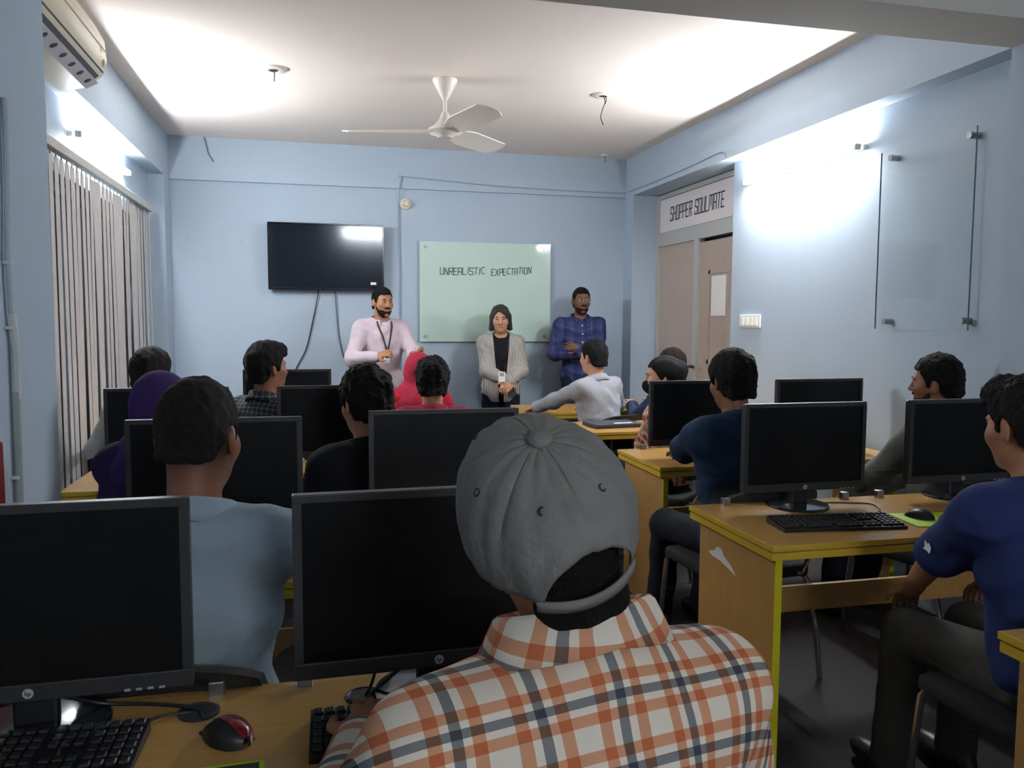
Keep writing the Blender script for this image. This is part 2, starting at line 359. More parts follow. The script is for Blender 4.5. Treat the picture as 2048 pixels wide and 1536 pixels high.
ac_strip('air_outlet', (.209, -.085), (.158, -.128), AY0+.06, AY1-.07, .004, .02, mat('outlet_grey_plastic', (92, 94, 102), .7))
lv, nn = ac_strip('louver', (.176, -.124), (.120, -.156), AY0+.05, AY1-.05, .012, .004, mat('louver_white', (205, 205, 210), .5))
for y in np.linspace(-.42, .34, 7):
    c0 = Vector((.150, y, -.139))+nn*.0122; MB().cyl(c0, c0+nn*.0015, .017, n=16).build('vane', mat('vane_grey', (70, 72, 88), .7), ac, True)
ac_strip('underside', (.118, -.152), (.004, -.176), AY0+.03, AY1-.03, .004, .01, CREAMP)
for (y, z) in ((.39, -.045), (.33, -.015)):
    mb = MB(); mb.sphere((.219, y, z), .02, (.12, 1, 1.3)); mb.build('sticker', mat('brown_sticker', (196, 164, 140), .6), ac, True)
MB().box((.2195, -.04, .012), (.004, .96, .004)).build('panel_seam', mat('seam_grey', (170, 165, 150), .6), ac)
# ------------------------------------------------------------------ vertical blind
bl = empty('vertical_blind', (-1.255, 5.6, 2.28)); tag(bl, 'grey vertical slat blind over the left window', 'blind')
BY0, BY1 = -1.55, 1.33
MB().span(-.02, .025, BY0, BY1, -.005, .045, bev=.004).build('head_rail', mat('rail_grey', (190, 190, 186), .5), bl)
nsl = 31
slat_me = None
for i in range(nsl):
    y = BY0+.05+(BY1-BY0-.1)*i/(nsl-1)
    if slat_me is None:
        rows = [[(-.034, 0, z), (-.015, .002, z), (.015, .002, z), (.034, 0, z)] for z in (0, -.7, -1.4, -2.02)]
        mb = MB(); mb.grid([[Vector(p) for p in r] for r in rows]); mb.grid([[Vector((p[0], p[1]-.0015, p[2])) for p in r] for r in rows])
        s = mb.build('slat', BLIND, bl, True); slat_me = s.data
    else:
        s = bpy.data.objects.new('slat', slat_me); COL.objects.link(s); s.parent = bl
    ang = 90 + random.uniform(-2.2, 1.6)
    if i in (13, 19, 24): ang = 78
    s.location = (0, y, -.03); s.rotation_euler = (random.uniform(-.008, .008), random.uniform(-.006, .006), math.radians(ang))
    MB().cyl((0, 0, .0), (0, 0, .03), .004, n=6).build('hanger', GREYP, s)
# ------------------------------------------------------------------ conduit and red board on left pier
cd = empty('cable_conduit', (PXL, 2.53, 0)); tag(cd, 'white cable conduit running down the blue left wall pier', 'conduit')
MB().tube([(.01, .02, 2.05), (.012, .012, 1.80), (.012, -.01, 1.62), (.012, 0.0, 1.45)], .009).build('bent_pipe', mat('painted_pipe', (176, 190, 198), .7), cd, True)
MB().tube([(.012, .002, 1.46), (.013, .015, 1.36), (.013, .012, 1.22)], .013)  .build('joint_sleeve', mat('pale_sleeve', (196, 204, 206), .7), cd, True)
MB().tube([(.012, .008, 1.24), (.012, .0, .9), (.012, 0, .4), (.012, 0, .02)], .011).build('straight_pipe', mat('grey_pipe', (150, 160, 158), .6), cd, True)
for z in (1.0, 1.42, 1.60, .6): MB().box((.008, .0, z), (.018, .036, .010), bev=.003).build('clamp', mat('pale_sleeve', (196, 204, 206), .7), cd)
rb = MB().span(.0, .02, -.30, -.05, .0, 1.12, bev=.004).build('red_board', mat('red_brown_paint', (128, 30, 22), .5)); rb.location = (PXL, 2.455, 0)
tag(rb, 'red brown board leaning at the left wall pier beside the conduit', 'board')
# ------------------------------------------------------------------ television
tvx, tvz, tvw, tvh = .098, 1.985, .985, .575
TV_TILT = math.radians(2.25)
tv = empty('television', (tvx, YB-.092, tvz)); tv.rotation_euler = (TV_TILT, 0, 0)
tag(tv, 'black flat television on the blue wall', 'television')
b = MB(); t = .014
b.span(-tvw/2, tvw/2, 0, .035, tvh/2-t, tvh/2, bev=.003); b.span(-tvw/2, tvw/2, 0, .035, -tvh/2, -tvh/2+t*1.4, bev=.003)
b.span(-tvw/2, -tvw/2+t, 0, .035, -tvh/2+t*1.39, tvh/2-t+.0005); b.span(tvw/2-t, tvw/2, 0, .035, -tvh/2+t*1.39, tvh/2-t+.0005)
b.build('bezel', mat('gloss_black_bezel', (18, 19, 22), .15), tv)
MB().span(-tvw/2+t*.6, tvw/2-t*.6, .008, .03, -tvh/2+t, tvh/2-t*.6).build('screen', SCREENG, tv)
MB().span(-tvw/2+.05, tvw/2-.05, .03, .055, -tvh/2+.04, tvh/2-.04, bev=.008).build('back_cover', BLACKP, tv)
MB().span(-.15, .15, .05, .08, -.12, .12).build('wall_bracket', BLACKP, tv)
MB().span(.375, .425, .004, .009, -.235, -.213).build('label_sticker', PAPER, tv)
def cable(name, pts, r, m, label, parent=None, cat='cable'):
    pts = [Vector(p) for p in pts]; out = []
    for i in range(len(pts)-1):
        p0, p1, p2, p3 = pts[max(i-1, 0)], pts[i], pts[i+1], pts[min(i+2, len(pts)-1)]
        for t in np.linspace(0, 1, 7)[:-1]:
            out.append(.5*((2*p1)+(-p0+p2)*t+(2*p0-5*p1+4*p2-p3)*t*t+(-p0+3*p1-3*p2+p3)*t**3))
    out.append(pts[-1])
    o = MB().tube(out, r, 8).build(name, m, parent, True)
    if parent is None: tag(o, label, cat)
    return o
cable('tv_cable', [(.03, YB-.03, 1.74), (.02, YB-.02, 1.66), (-.03, YB-.012, 1.42), (-.09, YB-.012, 1.18), (-.2, YB-.012, .95), (-.26, YB-.012, .6)], .0045, BLACKW, 'straight black cable hanging from the television down to the left')
cable('tv_cable', [(.165, YB-.03, 1.74), (.168, YB-.02, 1.66), (.19, YB-.012, 1.35), (.23, YB-.012, 1.12), (.30, YB-.012, 1.01), (.40, YB-.012, 1.0), (.5, YB-.012, .8)], .005, WIRE, 'curved grey cable hanging from the television behind the speaker in pink')
cable('wall_wire', [(.735, YB-.012, 2.49), (.738, YB-.04, 2.60), (.76, YB-.04, 2.70), (.80, YB-.04, 2.71), (1.6, YB-.04, 2.665), (2.4, YB-.04, 2.65), (XRB-.01, YB-.04, 2.65)], .005, mat('pale_blue_wire', (140, 158, 178), .6), 'thin blue grey wire along the beam over the whiteboard')
cable('wall_wire', [(.735, YB-.01, 2.47), (.735, YB-.01, 2.2), (.74, YB-.01, 1.9), (.737, YB-.01, 1.3), (.74, YB-.01, .9)], .004, mat('pale_blue_wire', (140, 158, 178), .6), 'thin wire running down the wall between television and whiteboard')
cable('loose_ceiling_wire', [(-.89, YB-.05, ZC-.005), (-.87, YB-.05, 2.88), (-.86, YB-.05, 2.83), (-.82, YB-.05, 2.76)], .004, WIRE, 'short loose wire hanging at the ceiling edge over the television')
cable('beam_wire', [(XRB-.006, 7.3, 2.655), (XRB-.006, 6.6, 2.65), (XRB-.006, 5.9, 2.66), (XRB-.006, 5.5, 2.67), (XRB-.006, 5.42, 2.62)], .004, mat('pale_blue_wire', (140, 158, 178), .6), 'thin wire along the right beam over the door sign')
hd = empty('lamp_holder', (.79, YB, 2.477)); tag(hd, 'round cream lamp holder on the wall over the television', 'lamp holder')
rx = Matrix.Rotation(math.radians(90), 3, 'X')
MB().lathe([(.05, 0), (.05, .012), (.045, .02), (.038, .022)], rot=rx).build('base', CREAMP, hd, True)
MB().lathe([(.03, .02), (.03, .05), (.026, .055), (.02, .052), (.0, .05)], rot=rx).build('socket', CREAMP, hd, True)
for a in range(3): MB().sphere((.02*math.cos(a*2.1), -.056, .02*math.sin(a*2.1)), .005).build('screw', STEEL, hd, True)
for p, lb in (((-1.039, YB, 2.121), 'small screw in the blue wall nearer the window corner'), ((-.616, YB, 2.12), 'small screw in the blue wall nearer the television')):
    o = MB().cyl((0, 0, 0), (0, -.02, -.004), .005, n=8).build('wall_screw', STEEL, None, True); o.location = p; tag(o, lb, 'screw')
# ------------------------------------------------------------------ glass whiteboard
wx0, wx1, wz0, wz1 = .913, 2.14, 1.246, 2.15
wb = empty('glass_whiteboard', ((wx0+wx1)/2, YB, (wz0+wz1)/2)); tag(wb, 'pale green glass whiteboard with handwriting on the wall', 'whiteboard')
hw, hh = (wx1-wx0)/2, (wz1-wz0)/2
MB().span(-hw, hw, -.028, -.020, -hh, hh, bev=.001).build('glass', GLASSB, wb)
for sx in (-1, 1):
    for sz in (-1, 1):
        MB().cyl((sx*(hw-.055), 0, sz*(hh-.05)), (sx*(hw-.055), -.04, sz*(hh-.05)), .013, n=14).build('standoff', STEEL, wb, True)
b = MB(); letters(b, 'UNREALISTIC', lambda a, c, d: (1.10-(wx0+wx1)/2+a, -.0282-d, 1.855-(wz0+wz1)/2+c+.02*a), .062, .03, .0115, .006, .1, .005)
b.build('handwriting', INK, wb)
b = MB(); letters(b, 'EXPECTATION', lambda a, c, d: (1.575-(wx0+wx1)/2+a, -.0282-d, 1.855-(wz0+wz1)/2+c+.06*a), .056, .026, .0105, .006, .1, .005)
b.build('handwriting', INK, wb)
# glass board on right wall
gb = empty('glass_notice_board', (XR, 3.50, 1.88)); tag(gb, 'empty clear glass board on four standoffs on the right wall', 'glass board')
MB().span(-.038, -.030, -.29, .36, -.47, .47, bev=.001).build('glass', GLASSC, gb)
for y in (-.2915, .36): MB().span(-.038, -.030, y, y+.0015, -.47, .47).build('glass_edge', mat('dark_glass_edge', (96, 112, 116), .3), gb)
for y, z in ((.268, .427), (-.265, .43), (.27, -.43), (-.265, -.425)):
    MB().cyl((0, y, z), (-.055, y, z), .016, n=14).build('standoff', STEEL, gb, True)
sw = empty('switch_plate', (XR, 5.23, 1.446)); tag(sw, 'white electric switch plate on the wall beside the door', 'switch')
MB().span(-.012, 0, -.14, .14, -.046, .046, bev=.004).build('plate', WHITEP, sw)
for y in (-.09, -.03, .03, .09): MB().box((-.014, y, 0), (.008, .045, .06), Matrix.Rotation(.08, 3, 'Y'), bev=.002).build('rocker', WHITEP, sw)
# ------------------------------------------------------------------ desks
def desk(x0, x1, y0, y1, label, glass=True, h=.75):
    cx, cy = (x0+x1)/2, (y0+y1)/2; wx, wy = (x1-x0)/2, (y1-y0)/2
    r = empty('computer_desk', (cx, cy, 0)); tag(r, label, 'desk')
    tp = MB().span(-wx, wx, -wy, wy, h-.018, h, bev=.0015).build('table_top', WOOD, r)
    b = MB(); b.span(-wx-.001, wx+.001, -wy-.002, -wy, h-.0175, h-.0005); b.span(-wx-.002, -wx, -wy, wy, h-.0175, h-.0005); b.span(wx, wx+.002, -wy, wy, h-.0175, h-.0005); b.build('edge_band', EDGE, tp)
    ut = MB().span(-wx+.009, wx-.009, -wy+.009, wy-.006, h-.046, h-.018).build('under_top', WOODS, r)
    b = MB(); b.span(-wx+.0, wx-.0, -wy, -wy+.01, h-.046, h-.0225); b.span(-wx, -wx+.01, -wy+.01, wy-.006, h-.046, h-.0225); b.span(wx-.01, wx, -wy+.01, wy-.006, h-.046, h-.0225); b.build('edge_band', EDGE, ut)
    for s in (-1, 1):
        xa = s*(wx-.045); sp = MB().span(xa-.0125, xa+.0125, -wy+.035, wy-.03, 0, h-.046).build('side_panel', WOODS, r)
        MB().span(xa-.0125, xa+.0125, -wy+.032, -wy+.035, 0, h-.046).build('edge_band', mat('lime_yellow_edge', (206, 196, 28), .45), sp)
    MB().span(-wx+.058, wx-.058, wy-.075, wy-.057, .33, .43).build('back_rail', WOODS, r)
    if glass:
        n = max(1, round((x1-x0)/.7)); L = (2*wx-.16-.04*(n-1))/n
        for i in range(n):
            a = -wx+.08+i*(L+.04)
            g = MB().span(a, a+L, wy-.022, wy-.016, h+.002, h+.108).build('glass_screen', GLASSC, r)
            for t in (a+.06, a+L-.06): MB().box((t, wy-.02, h+.012), (.028, .026, .028), bev=.002).build('clip', STEEL, g)
    return r
# left block, from the nearest row on
desk(-.82, .60, 1.00, 1.58, 'nearest wooden desk with the red mouse and two keyboards')
desk(-.80, .75, 2.20, 2.78, 'wooden desk in front of the man in the light blue shirt')
desk(-1.01, .50, 3.55, 4.13, 'wooden desk in front of the purple headscarf and the black shirt')
desk(-1.20, .25, 4.78, 5.34, 'wooden desk beside the vertical blind, in front of the light grey shirt')
# right block
desk(1.50, 2.86, .92, 1.49, 'wooden desk behind the man in the blue t-shirt')
desk(1.37, 2.84, 2.22, 2.80, 'wooden desk with torn white sticker on its side panel')
desk(1.585, 2.96, 3.555, 4.12, 'wooden desk where the man in dark teal rests his arm')
desk(1.60, 2.96, 4.77, 5.31, 'wooden desk carrying the dark laptop', glass=False)
desk(1.55, 2.85, 5.85, 6.48, 'wooden desk under the grey shirted man s hand nearest the speakers', glass=False)
# torn sticker
mb = MB(); P = [(0, .0), (.03, .022), (.045, .05), (.065, .045), (.075, .018), (.11, -.01), (.13, -.045), (.10, -.03), (.06, -.015), (.02, -.012)]
mb.prism([(2.70-a*1.55, .60+z*.72) for a, z in P], 'x', 1.37+.045-.0125-.0012, 1.37+.045-.0125+.0005)
o = mb.build('torn_sticker', PAPER); tag(o, 'torn white sticker on the desk side panel', 'sticker')
# ------------------------------------------------------------------ monitors
def monitor(cx, cy, label, rz=0, top=1.147, deskz=.75, first=[None], tilt=0):
    if first[0] is None:
        r = empty('monitor', (0, 0, 0)); W, Hh = .51, .33; zt = 1.147-.75; zb = zt-Hh; cz = (zt+zb)/2
        b = MB(); s, tp, bt = .016, .016, .030
        b.span(-W/2, W/2, 0, .022, zt-tp, zt, bev=.002); b.span(-W/2, W/2, 0, .022, zb, zb+bt, bev=.002)
        b.span(-W/2, -W/2+s, 0, .022, zb+bt-.001, zt-tp+.001); b.span(W/2-s, W/2, 0, .022, zb+bt-.001, zt-tp+.001)
        bz = b.build('bezel', BEZEL, r)
        MB().span(-W/2+s-.002, W/2-s+.002, .005, .02, zb+bt-.002, zt-tp+.002).build('screen', SCREEN, r)
        MB().span(-W/2+.004, W/2-.004, .02, .04, zb+.004, zt-.004, bev=.006).build('back_cover', BLACKP, r)
        lg = MB().cyl((0, .001, zb+.0145), (0, -.0012, zb+.0145), .0085, n=20).build('logo', mat('logo_silver', (170, 174, 176), .4), bz)
        mb = MB(); letters(mb, 'hp', lambda a, c, d: (-.0046+a, -.0013-d*.3, zb+.0115+c), .0062, .0036, .0014, .0011, .2); mb.build('logo_letters', BLACKP, lg)
        b = MB()
        for k in range(4): b.box((W/2-.05-k*.018, .0, zb+.004), (.010, .006, .004), bev=.001)
        b.build('buttons', GREYP, bz)
        MB().span(-.035, .035, .03, .055, .01, .26, bev=.006).build('stand_neck', BLACKP, r)
        MB().lathe([(.112, 0), (.115, .004), (.112, .009), (.05, .014), (0, .015)], (0, .045, 0), n=40).build('stand_base', mat('gloss_black_base', (30, 31, 33), .14, coat=.5), r, True)
        first[0] = r; o = r
    else: o = copy_tree(first[0])
    o.location = (cx, cy, deskz); o.rotation_euler[2] = math.radians(rz)
    if top != 1.147: o.location.z = deskz
    return tag(o, label, 'monitor', 'black desktop monitors')
monitor(-.47, 1.445, 'black monitor in front of the light blue shirt, beside the red mouse', 1.0)
monitor(.21, 1.43, 'black monitor in front of the man in the grey cap', 1.5)
monitor(-.302, 2.59, 'black monitor in front of the man in light blue, below the purple headscarf', 0)
monitor(.42, 2.70, 'black monitor beside the black shirted man, in front of the maroon shirt')
monitor(-.636, 3.78, 'black monitor in front of the purple headscarf')
monitor(.08, 3.78, 'black monitor in front of the man in black, beside the checked shirt')
monitor(-.17, 5.02, 'dark monitor on the desk below the television')
monitor(1.88, 3.78, 'black monitor between the masked woman and the man in dark teal')
monitor(2.59, 3.78, 'black monitor near the right wall behind the desk with keyboard')
monitor(1.77, 2.66, 'black monitor on round base over the long black keyboard', .5)
monitor(2.49, 2.68, 'black monitor beside the man in the blue t-shirt', 0)
# ------------------------------------------------------------------ keyboards, mice, pads, grommets
KEYM = mat('key_black', (30, 31, 33), .5, var=.04)
key_me = []
def keyboard(x0, y0, rz, label, wdt=.44, dep=.14):
    """x0, y0: back left corner on the desk"""
    r = empty('keyboard', (x0, y0, .75), math.radians(rz)); tag(r, label, 'keyboard', 'black keyboards')
    mb = MB(); mb.prism([(-dep, .0), (-dep, .010), (0, .022), (0, .0)], 'x', 0, wdt); mb.build('case', BLACKP, r)
    if not key_me:
        t = MB().box((0, 0, .003), (.0155, .0155, .007), bev=.002, seg=1).build('key', KEYM); key_me.append(t.data); bpy.data.objects.remove(t)
        t = MB().box((0, 0, .003), (.10, .0155, .007), bev=.002, seg=1).build('key', KEYM); key_me.append(t.data); bpy.data.objects.remove(t)
    for row in range(6):
        y = -.014-row*.0205-(.004 if row else 0); z = .0225+(y/dep)*.012
        xs = [.014+.019*c for c in range(15)]+[.308+.019*c for c in range(3)]+[.371+.019*c for c in range(4)]
        if row in (3,): xs = [x for x in xs if not .30 < x < .36]
        if row == 5: xs = [x for x in xs if not .06 < x < .19]
        for x in xs:
            if x > wdt-.008: continue
            k = bpy.data.objects.new('key', key_me[0]); COL.objects.link(k); k.parent = r; k.location = (x, y, z); k.rotation_euler[0] = .085
        if row == 5:
            k = bpy.data.objects.new('key', key_me[1]); COL.objects.link(k); k.parent = r; k.location = (.128, y, z); k.rotation_euler[0] = .085
    return r
keyboard(-.722, 1.452, -2, 'black keyboard below the monitor beside the red mouse')
keyboard(-.018, 1.408, -1, 'black keyboard at the elbow of the plaid shirt')
keyboard(1.515, 2.50, -6, 'long black keyboard on the desk with the torn sticker')
def mouse(x, y, rz, label, red):
    r = empty('mouse', (x, y, .75), math.radians(rz)); tag(r, label, 'mouse')
    prof = lambda t: .034*(1-.12*t)*math.sqrt(max(0, 1-t*t*.98))
    def shell(t0, t1, off, n=10):
        rows = []
        for t in np.linspace(t0, t1, n):
            wd = prof(t)+off; hgt = (.036*(1-(t+.15)**2*.75))+off
            rows.append([Vector((wd*math.cos(a), t*.055, max(.0, hgt)*math.sin(a)**.8)) for a in np.linspace(0, math.pi, 13)])
        return rows
    mb = MB(); mb.grid(shell(-.999, .999, 0, 20)); mb.box((0, 0, .003), (.05, .09, .005), bev=.002); mb.build('body', BLACKP, r, True)
    mb = MB(); mb.grid([q[:8] for q in shell(-.97, .55, .0012)]); mb.build('palm_shell', REDM if red else BEZEL, r, True)
    mb = MB(); mb.cyl((-.004, .028, .020), (.004, .028, .020), .007, n=12); mb.build('scroll_wheel', GREYP, r, True)
    return r
mouse(-.155, 1.385, 38, 'glossy red and black computer mouse on the nearest desk', True)
mouse(2.085, 2.44, 20, 'dark computer mouse on the lime mouse pad', False)
def pad(x0, x1, y0, y1, label, dark=True, rz=0):
    cx, cy = (x0+x1)/2, (y0+y1)/2; r = empty('mouse_pad', (cx, cy, .75), math.radians(rz)); tag(r, label, 'mouse pad')
    a, c = (x1-x0)/2, (y1-y0)/2
    MB().span(-a, a, -c, c, 0, .003, bev=.0008).build('rim', LIME, r)
    if dark: MB().span(-a+.008, a-.008, -c+.008, c-.008, .002, .0036).build('surface', BLACKP, r)
    else: MB().span(-a+.004, a-.004, -c+.004, c-.004, .002, .0034).build('surface', LIME, r)
pad(-.30, -.085, 1.09, 1.292, 'black mouse pad with lime green rim on the nearest desk', True, 2)
pad(2.0, 2.22, 2.31, 2.50, 'lime green mouse pad beside the long keyboard', False, -8)
pad(-.09, .10, 3.56, 3.72, 'lime green mouse pad on the desk before the black shirted man', False, 5)
pad(2.20, 2.42, 5.87, 6.05, 'lime green pad on the desk beside the grey shirted man', False, 0)
def grommet(x, y, label):
    r = empty('cable_grommet', (x, y, .75)); tag(r, label, 'grommet', 'black desk cable holes')
    MB().lathe([(.028, .0), (.036, .0), (.036, .003), (.030, .005), (.028, .003)], n=28).build('ring', BEZEL, r, True)
    MB().cyl((0, 0, .0), (0, 0, .0012), .0285, n=28).build('hole', BLACKP, r)
grommet(-.212, 1.487, 'black cable hole beside the red mouse'); grommet(.078, 1.484, 'black cable hole below the monitor of the man in the cap')
cable('monitor_cable', [(-.44, 1.50, .80), (-.38, 1.53, .765), (-.30, 1.525, .757), (-.235, 1.50, .757), (-.205, 1.488, .752)], .0035, BLACKW, 'black monitor cable running into the cable hole beside the red mouse')
cable('keyboard_cable', [(-.36, 1.445, .768), (-.31, 1.455, .756), (-.27, 1.475, .756), (-.225, 1.487, .752)], .0025, BLACKW, 'thin keyboard cable running into the cable hole beside the red mouse')
cable('mouse_cable', [(-.188, 1.428, .765), (-.200, 1.447, .757), (-.206, 1.47, .756), (-.212, 1.483, .752)], .002, BLACKW, 'thin cable of the red mouse')
cable('monitor_cable', [(.20, 1.48, .82), (.16, 1.50, .80), (.12, 1.49, .775), (.088, 1.486, .752)], .0035, BLACKW, 'black cable running into the cable hole below the monitor in front of the cap')
cable('monitor_cable', [(.10, 1.47, .83), (.098, 1.48, .80), (.09, 1.484, .77), (.08, 1.484, .752)], .003, BLACKW, 'second black cable going straight down into the cable hole before the cap')
cable('keyboard_cable', [(1.93, 2.47, .768), (2.02, 2.56, .755), (2.06, 2.66, .753), (1.98, 2.70, .753), (1.90, 2.72, .753)], .0025, BLACKW, 'thin cable curling behind the long black keyboard')
# laptop on the desk of the masked woman's row
lp = empty('laptop', (1.90, 5.05, .75), math.radians(6)); tag(lp, 'closed dark laptop with a white label on a wooden desk', 'laptop')
MB().box((0, 0, .010), (.33, .23, .016), bev=.004).build('base', BEZEL, lp); MB().box((0, 0, .022), (.33, .23, .008), bev=.003).build('lid', mat('laptop_lid', (62, 64, 70), .4), lp)
MB().box((.05, -.062, .0262), (.13, .035, .0012)).build('white_label', PAPER, lp)
for (x, y, lb) in ((2.30, 6.12, 'closed dark laptop on the desk beside the grey shirted man'),):
    q = empty('laptop', (x, y, .75), math.radians(-4)); tag(q, lb, 'laptop')
    MB().box((0, 0, .010), (.34, .24, .016), bev=.004).build('base', BEZEL, q); MB().box((0, 0, .022), (.34, .24, .008), bev=.003).build('lid', mat('laptop_lid', (62, 64, 70), .4), q)
# ------------------------------------------------------------------ chairs
PADF = mat('black_chair_fabric', (26, 27, 30), .9, var=.1, vscale=40)
def make_chair():
    r = empty('visitor_chair', (0, 0, 0))
    def cushion(w_, d_, h_, n=9):
        return
    mb = MB(); mb.box((0, .05, .432), (.44, .43, .055), bev=.02, seg=3); mb.build('seat', PADF, r, True)
    rows_f, rows_b = [], []
    for z in np.linspace(0, 1, 9):
        wz = .21*(1-.10*(2*z-1)**4); rr = []
        for s in np.linspace(-1, 1, 11):
            rr.append((s*wz, -.20+.035*(s*s)-.03*z+.02*math.sin(z*math.pi), .56+.235*z-.02*s**4*(1 if z > .9 else 0)))
        rows_f.append([Vector(p) for p in rr]); rows_b.append([Vector((p[0]*1.0, p[1]-.028, p[2])) for p in rr])
    mb = MB(); mb.grid(rows_f); mb.grid(rows_b)
    mb.grid([rows_f[0], rows_b[0]]); mb.grid([rows_f[-1], rows_b[-1]]); mb.grid([[q[0] for q in rows_f], [q[0] for q in rows_b]]); mb.grid([[q[-1] for q in rows_f], [q[-1] for q in rows_b]])
    bmesh.ops.remove_doubles(mb.bm, verts=mb.bm.verts[:], dist=1e-5); mb.build('backrest', PADF, r, True)
    for s in (-1, 1):
        MB().tube([(s*.205, .23, .42), (s*.215, .245, .40), (s*.225, .26, .2), (s*.23, .27, .0)], .011).build('leg', CHROME, r, True)
        MB().tube([(s*.205, -.13, .42), (s*.215, -.155, .38), (s*.225, -.20, .2), (s*.23, -.23, .0)], .011).build('leg', CHROME, r, True)
        MB().tube([(s*.15, -.12, .415), (s*.15, -.205, .43), (s*.15, -.232, .50), (s*.15, -.245, .70)], .010).build('back_support', CHROME, r, True)
    return r
CHAIR0 = make_chair(); chair_used = [False]
def chair(x, y, rz, label):
    c = CHAIR0 if not chair_used[0] else copy_tree(CHAIR0)
    chair_used[0] = True
    c.location = (x, y, 0); c.rotation_euler[2] = rz
    return tag(c, label, 'chair', 'black padded visitor chairs')
# ------------------------------------------------------------------ signed-distance modelling for people
def smin(a, b, k): h = np.maximum(k-np.abs(a-b), 0)/k; return np.minimum(a, b)-h*h*k*.25
def smax(a, b, k): return -smin(-a, -b, k)
class Grid:
    def __init__(s, lo, hi, h):
        s.h = h; s.lo = np.array(lo, float); n = [int(math.ceil((hi[i]-lo[i])/h))+1 for i in range(3)]
        s.ax = [(s.lo[i]+h*np.arange(n[i])).astype(np.float32) for i in range(3)]; s.v = np.full(n, .08, np.float32)
    def sub(s, lo, hi):
        sl = []
        for i in range(3):
            a = max(0, int((lo[i]-s.lo[i])/s.h)); b = min(len(s.ax[i]), int((hi[i]-s.lo[i])/s.h)+2)
            if b <= a: return None
            sl.append(slice(a, b))
        return tuple(sl), s.ax[0][sl[0]][:, None, None], s.ax[1][sl[1]][None, :, None], s.ax[2][sl[2]][None, None, :]
    def op(s, prim, k=.02, mode='add', off=0.):
        lo, hi, fn = prim; m = k+3*s.h+.02+off
        q = s.sub(lo-m, hi+m)
        if q is None: return
        sl, X, Y, Z = q; d = (fn(X, Y, Z)-off).astype(np.float32)
        s.v[sl] = smin(s.v[sl], d, k) if mode == 'add' else smax(s.v[sl], -d, k)
    def full(s): return s.ax[0][:, None, None], s.ax[1][None, :, None], s.ax[2][None, None, :]
    def mesh(s):
        v = s.v; ins = v < 0
        c = [ins[i:ins.shape[0]-1+i, j:ins.shape[1]-1+j, k:ins.shape[2]-1+k] for i in (0, 1) for j in (0, 1) for k in (0, 1)]
        cnt = sum(x.astype(np.int8) for x in c); act = (cnt > 0) & (cnt < 8)
        ci = np.argwhere(act); idx = np.full(act.shape, -1, np.int64); idx[act] = np.arange(len(ci))
        acc = np.zeros((len(ci), 3)); num = np.zeros(len(ci))
        cor = {(i, j, k): v[ci[:, 0]+i, ci[:, 1]+j, ci[:, 2]+k] for i in (0, 1) for j in (0, 1) for k in (0, 1)}
        for a in cor:
            for ax in range(3):
                if a[ax]: continue
                b = list(a); b[ax] = 1; b = tuple(b); va, vb = cor[a], cor[b]
                m = (va < 0) != (vb < 0); t = np.where(m, va/np.where(m, va-vb, 1), 0)
                for q in range(3): acc[:, q] += np.where(m, a[q]+(t if q == ax else 0), 0)
                num += m
        P = s.lo + s.h*(ci + acc/num[:, None])
        F = []
        for ax in range(3):
            o1, o2 = [(1, 2), (2, 0), (0, 1)][ax]
            A = [slice(None)]*3; B = [slice(None)]*3; A[ax] = slice(0, -1); B[ax] = slice(1, None)
            ia, ib = ins[tuple(A)], ins[tuple(B)]; e = np.argwhere(ia != ib)
            ok = (e[:, o1] > 0) & (e[:, o2] > 0) & (e[:, o1] < act.shape[o1]) & (e[:, o2] < act.shape[o2]); e = e[ok]
            d1 = np.zeros(3, int); d2 = np.zeros(3, int); d1[o1] = 1; d2[o2] = 1
            q = np.stack([idx[tuple((e-d1-d2).T)], idx[tuple((e-d2).T)], idx[tuple(e.T)], idx[tuple((e-d1).T)]], 1)
            fl = ia[tuple(e.T)]; q = np.where(fl[:, None], q, q[:, ::-1]); F.append(q)
        return P, np.concatenate(F)
def cone(a, b, r1, r2):
    a = np.array(a, float); b = np.array(b, float); ba = b-a; L2 = float(ba@ba) or 1e-9; R = max(r1, r2)
    def fn(X, Y, Z):
        t = np.clip(((X-a[0])*ba[0]+(Y-a[1])*ba[1]+(Z-a[2])*ba[2])/L2, 0, 1)
        return np.sqrt((X-a[0]-t*ba[0])**2+(Y-a[1]-t*ba[1])**2+(Z-a[2]-t*ba[2])**2)-(r1+(r2-r1)*t)
    return np.minimum(a, b)-R, np.maximum(a, b)+R, fn
def ell(c, r, R=None):
    c = np.array(c, float); r = np.array(r, float); R = np.eye(3) if R is None else R; m = float(r.max())
    def fn(X, Y, Z):
        d = (X-c[0], Y-c[1], Z-c[2]); k0 = 0; k1 = 0
        for i in range(3):
            q = d[0]*R[0, i]+d[1]*R[1, i]+d[2]*R[2, i]; k0 = k0+(q/r[i])**2; k1 = k1+(q/r[i]**2)**2
        k0 = np.sqrt(k0); return k0*(k0-1)/np.maximum(np.sqrt(k1), 1e-6)
    return c-m, c+m, fn
def rotm(yaw=0, pitch=0, roll=0):
    """yaw: turn left +, pitch: look up +, roll: tilt to own right +"""
    return np.array(Matrix.Rotation(math.radians(yaw), 3, 'Z') @ Matrix.Rotation(math.radians(pitch), 3, 'X') @ Matrix.Rotation(math.radians(roll), 3, 'Y'))
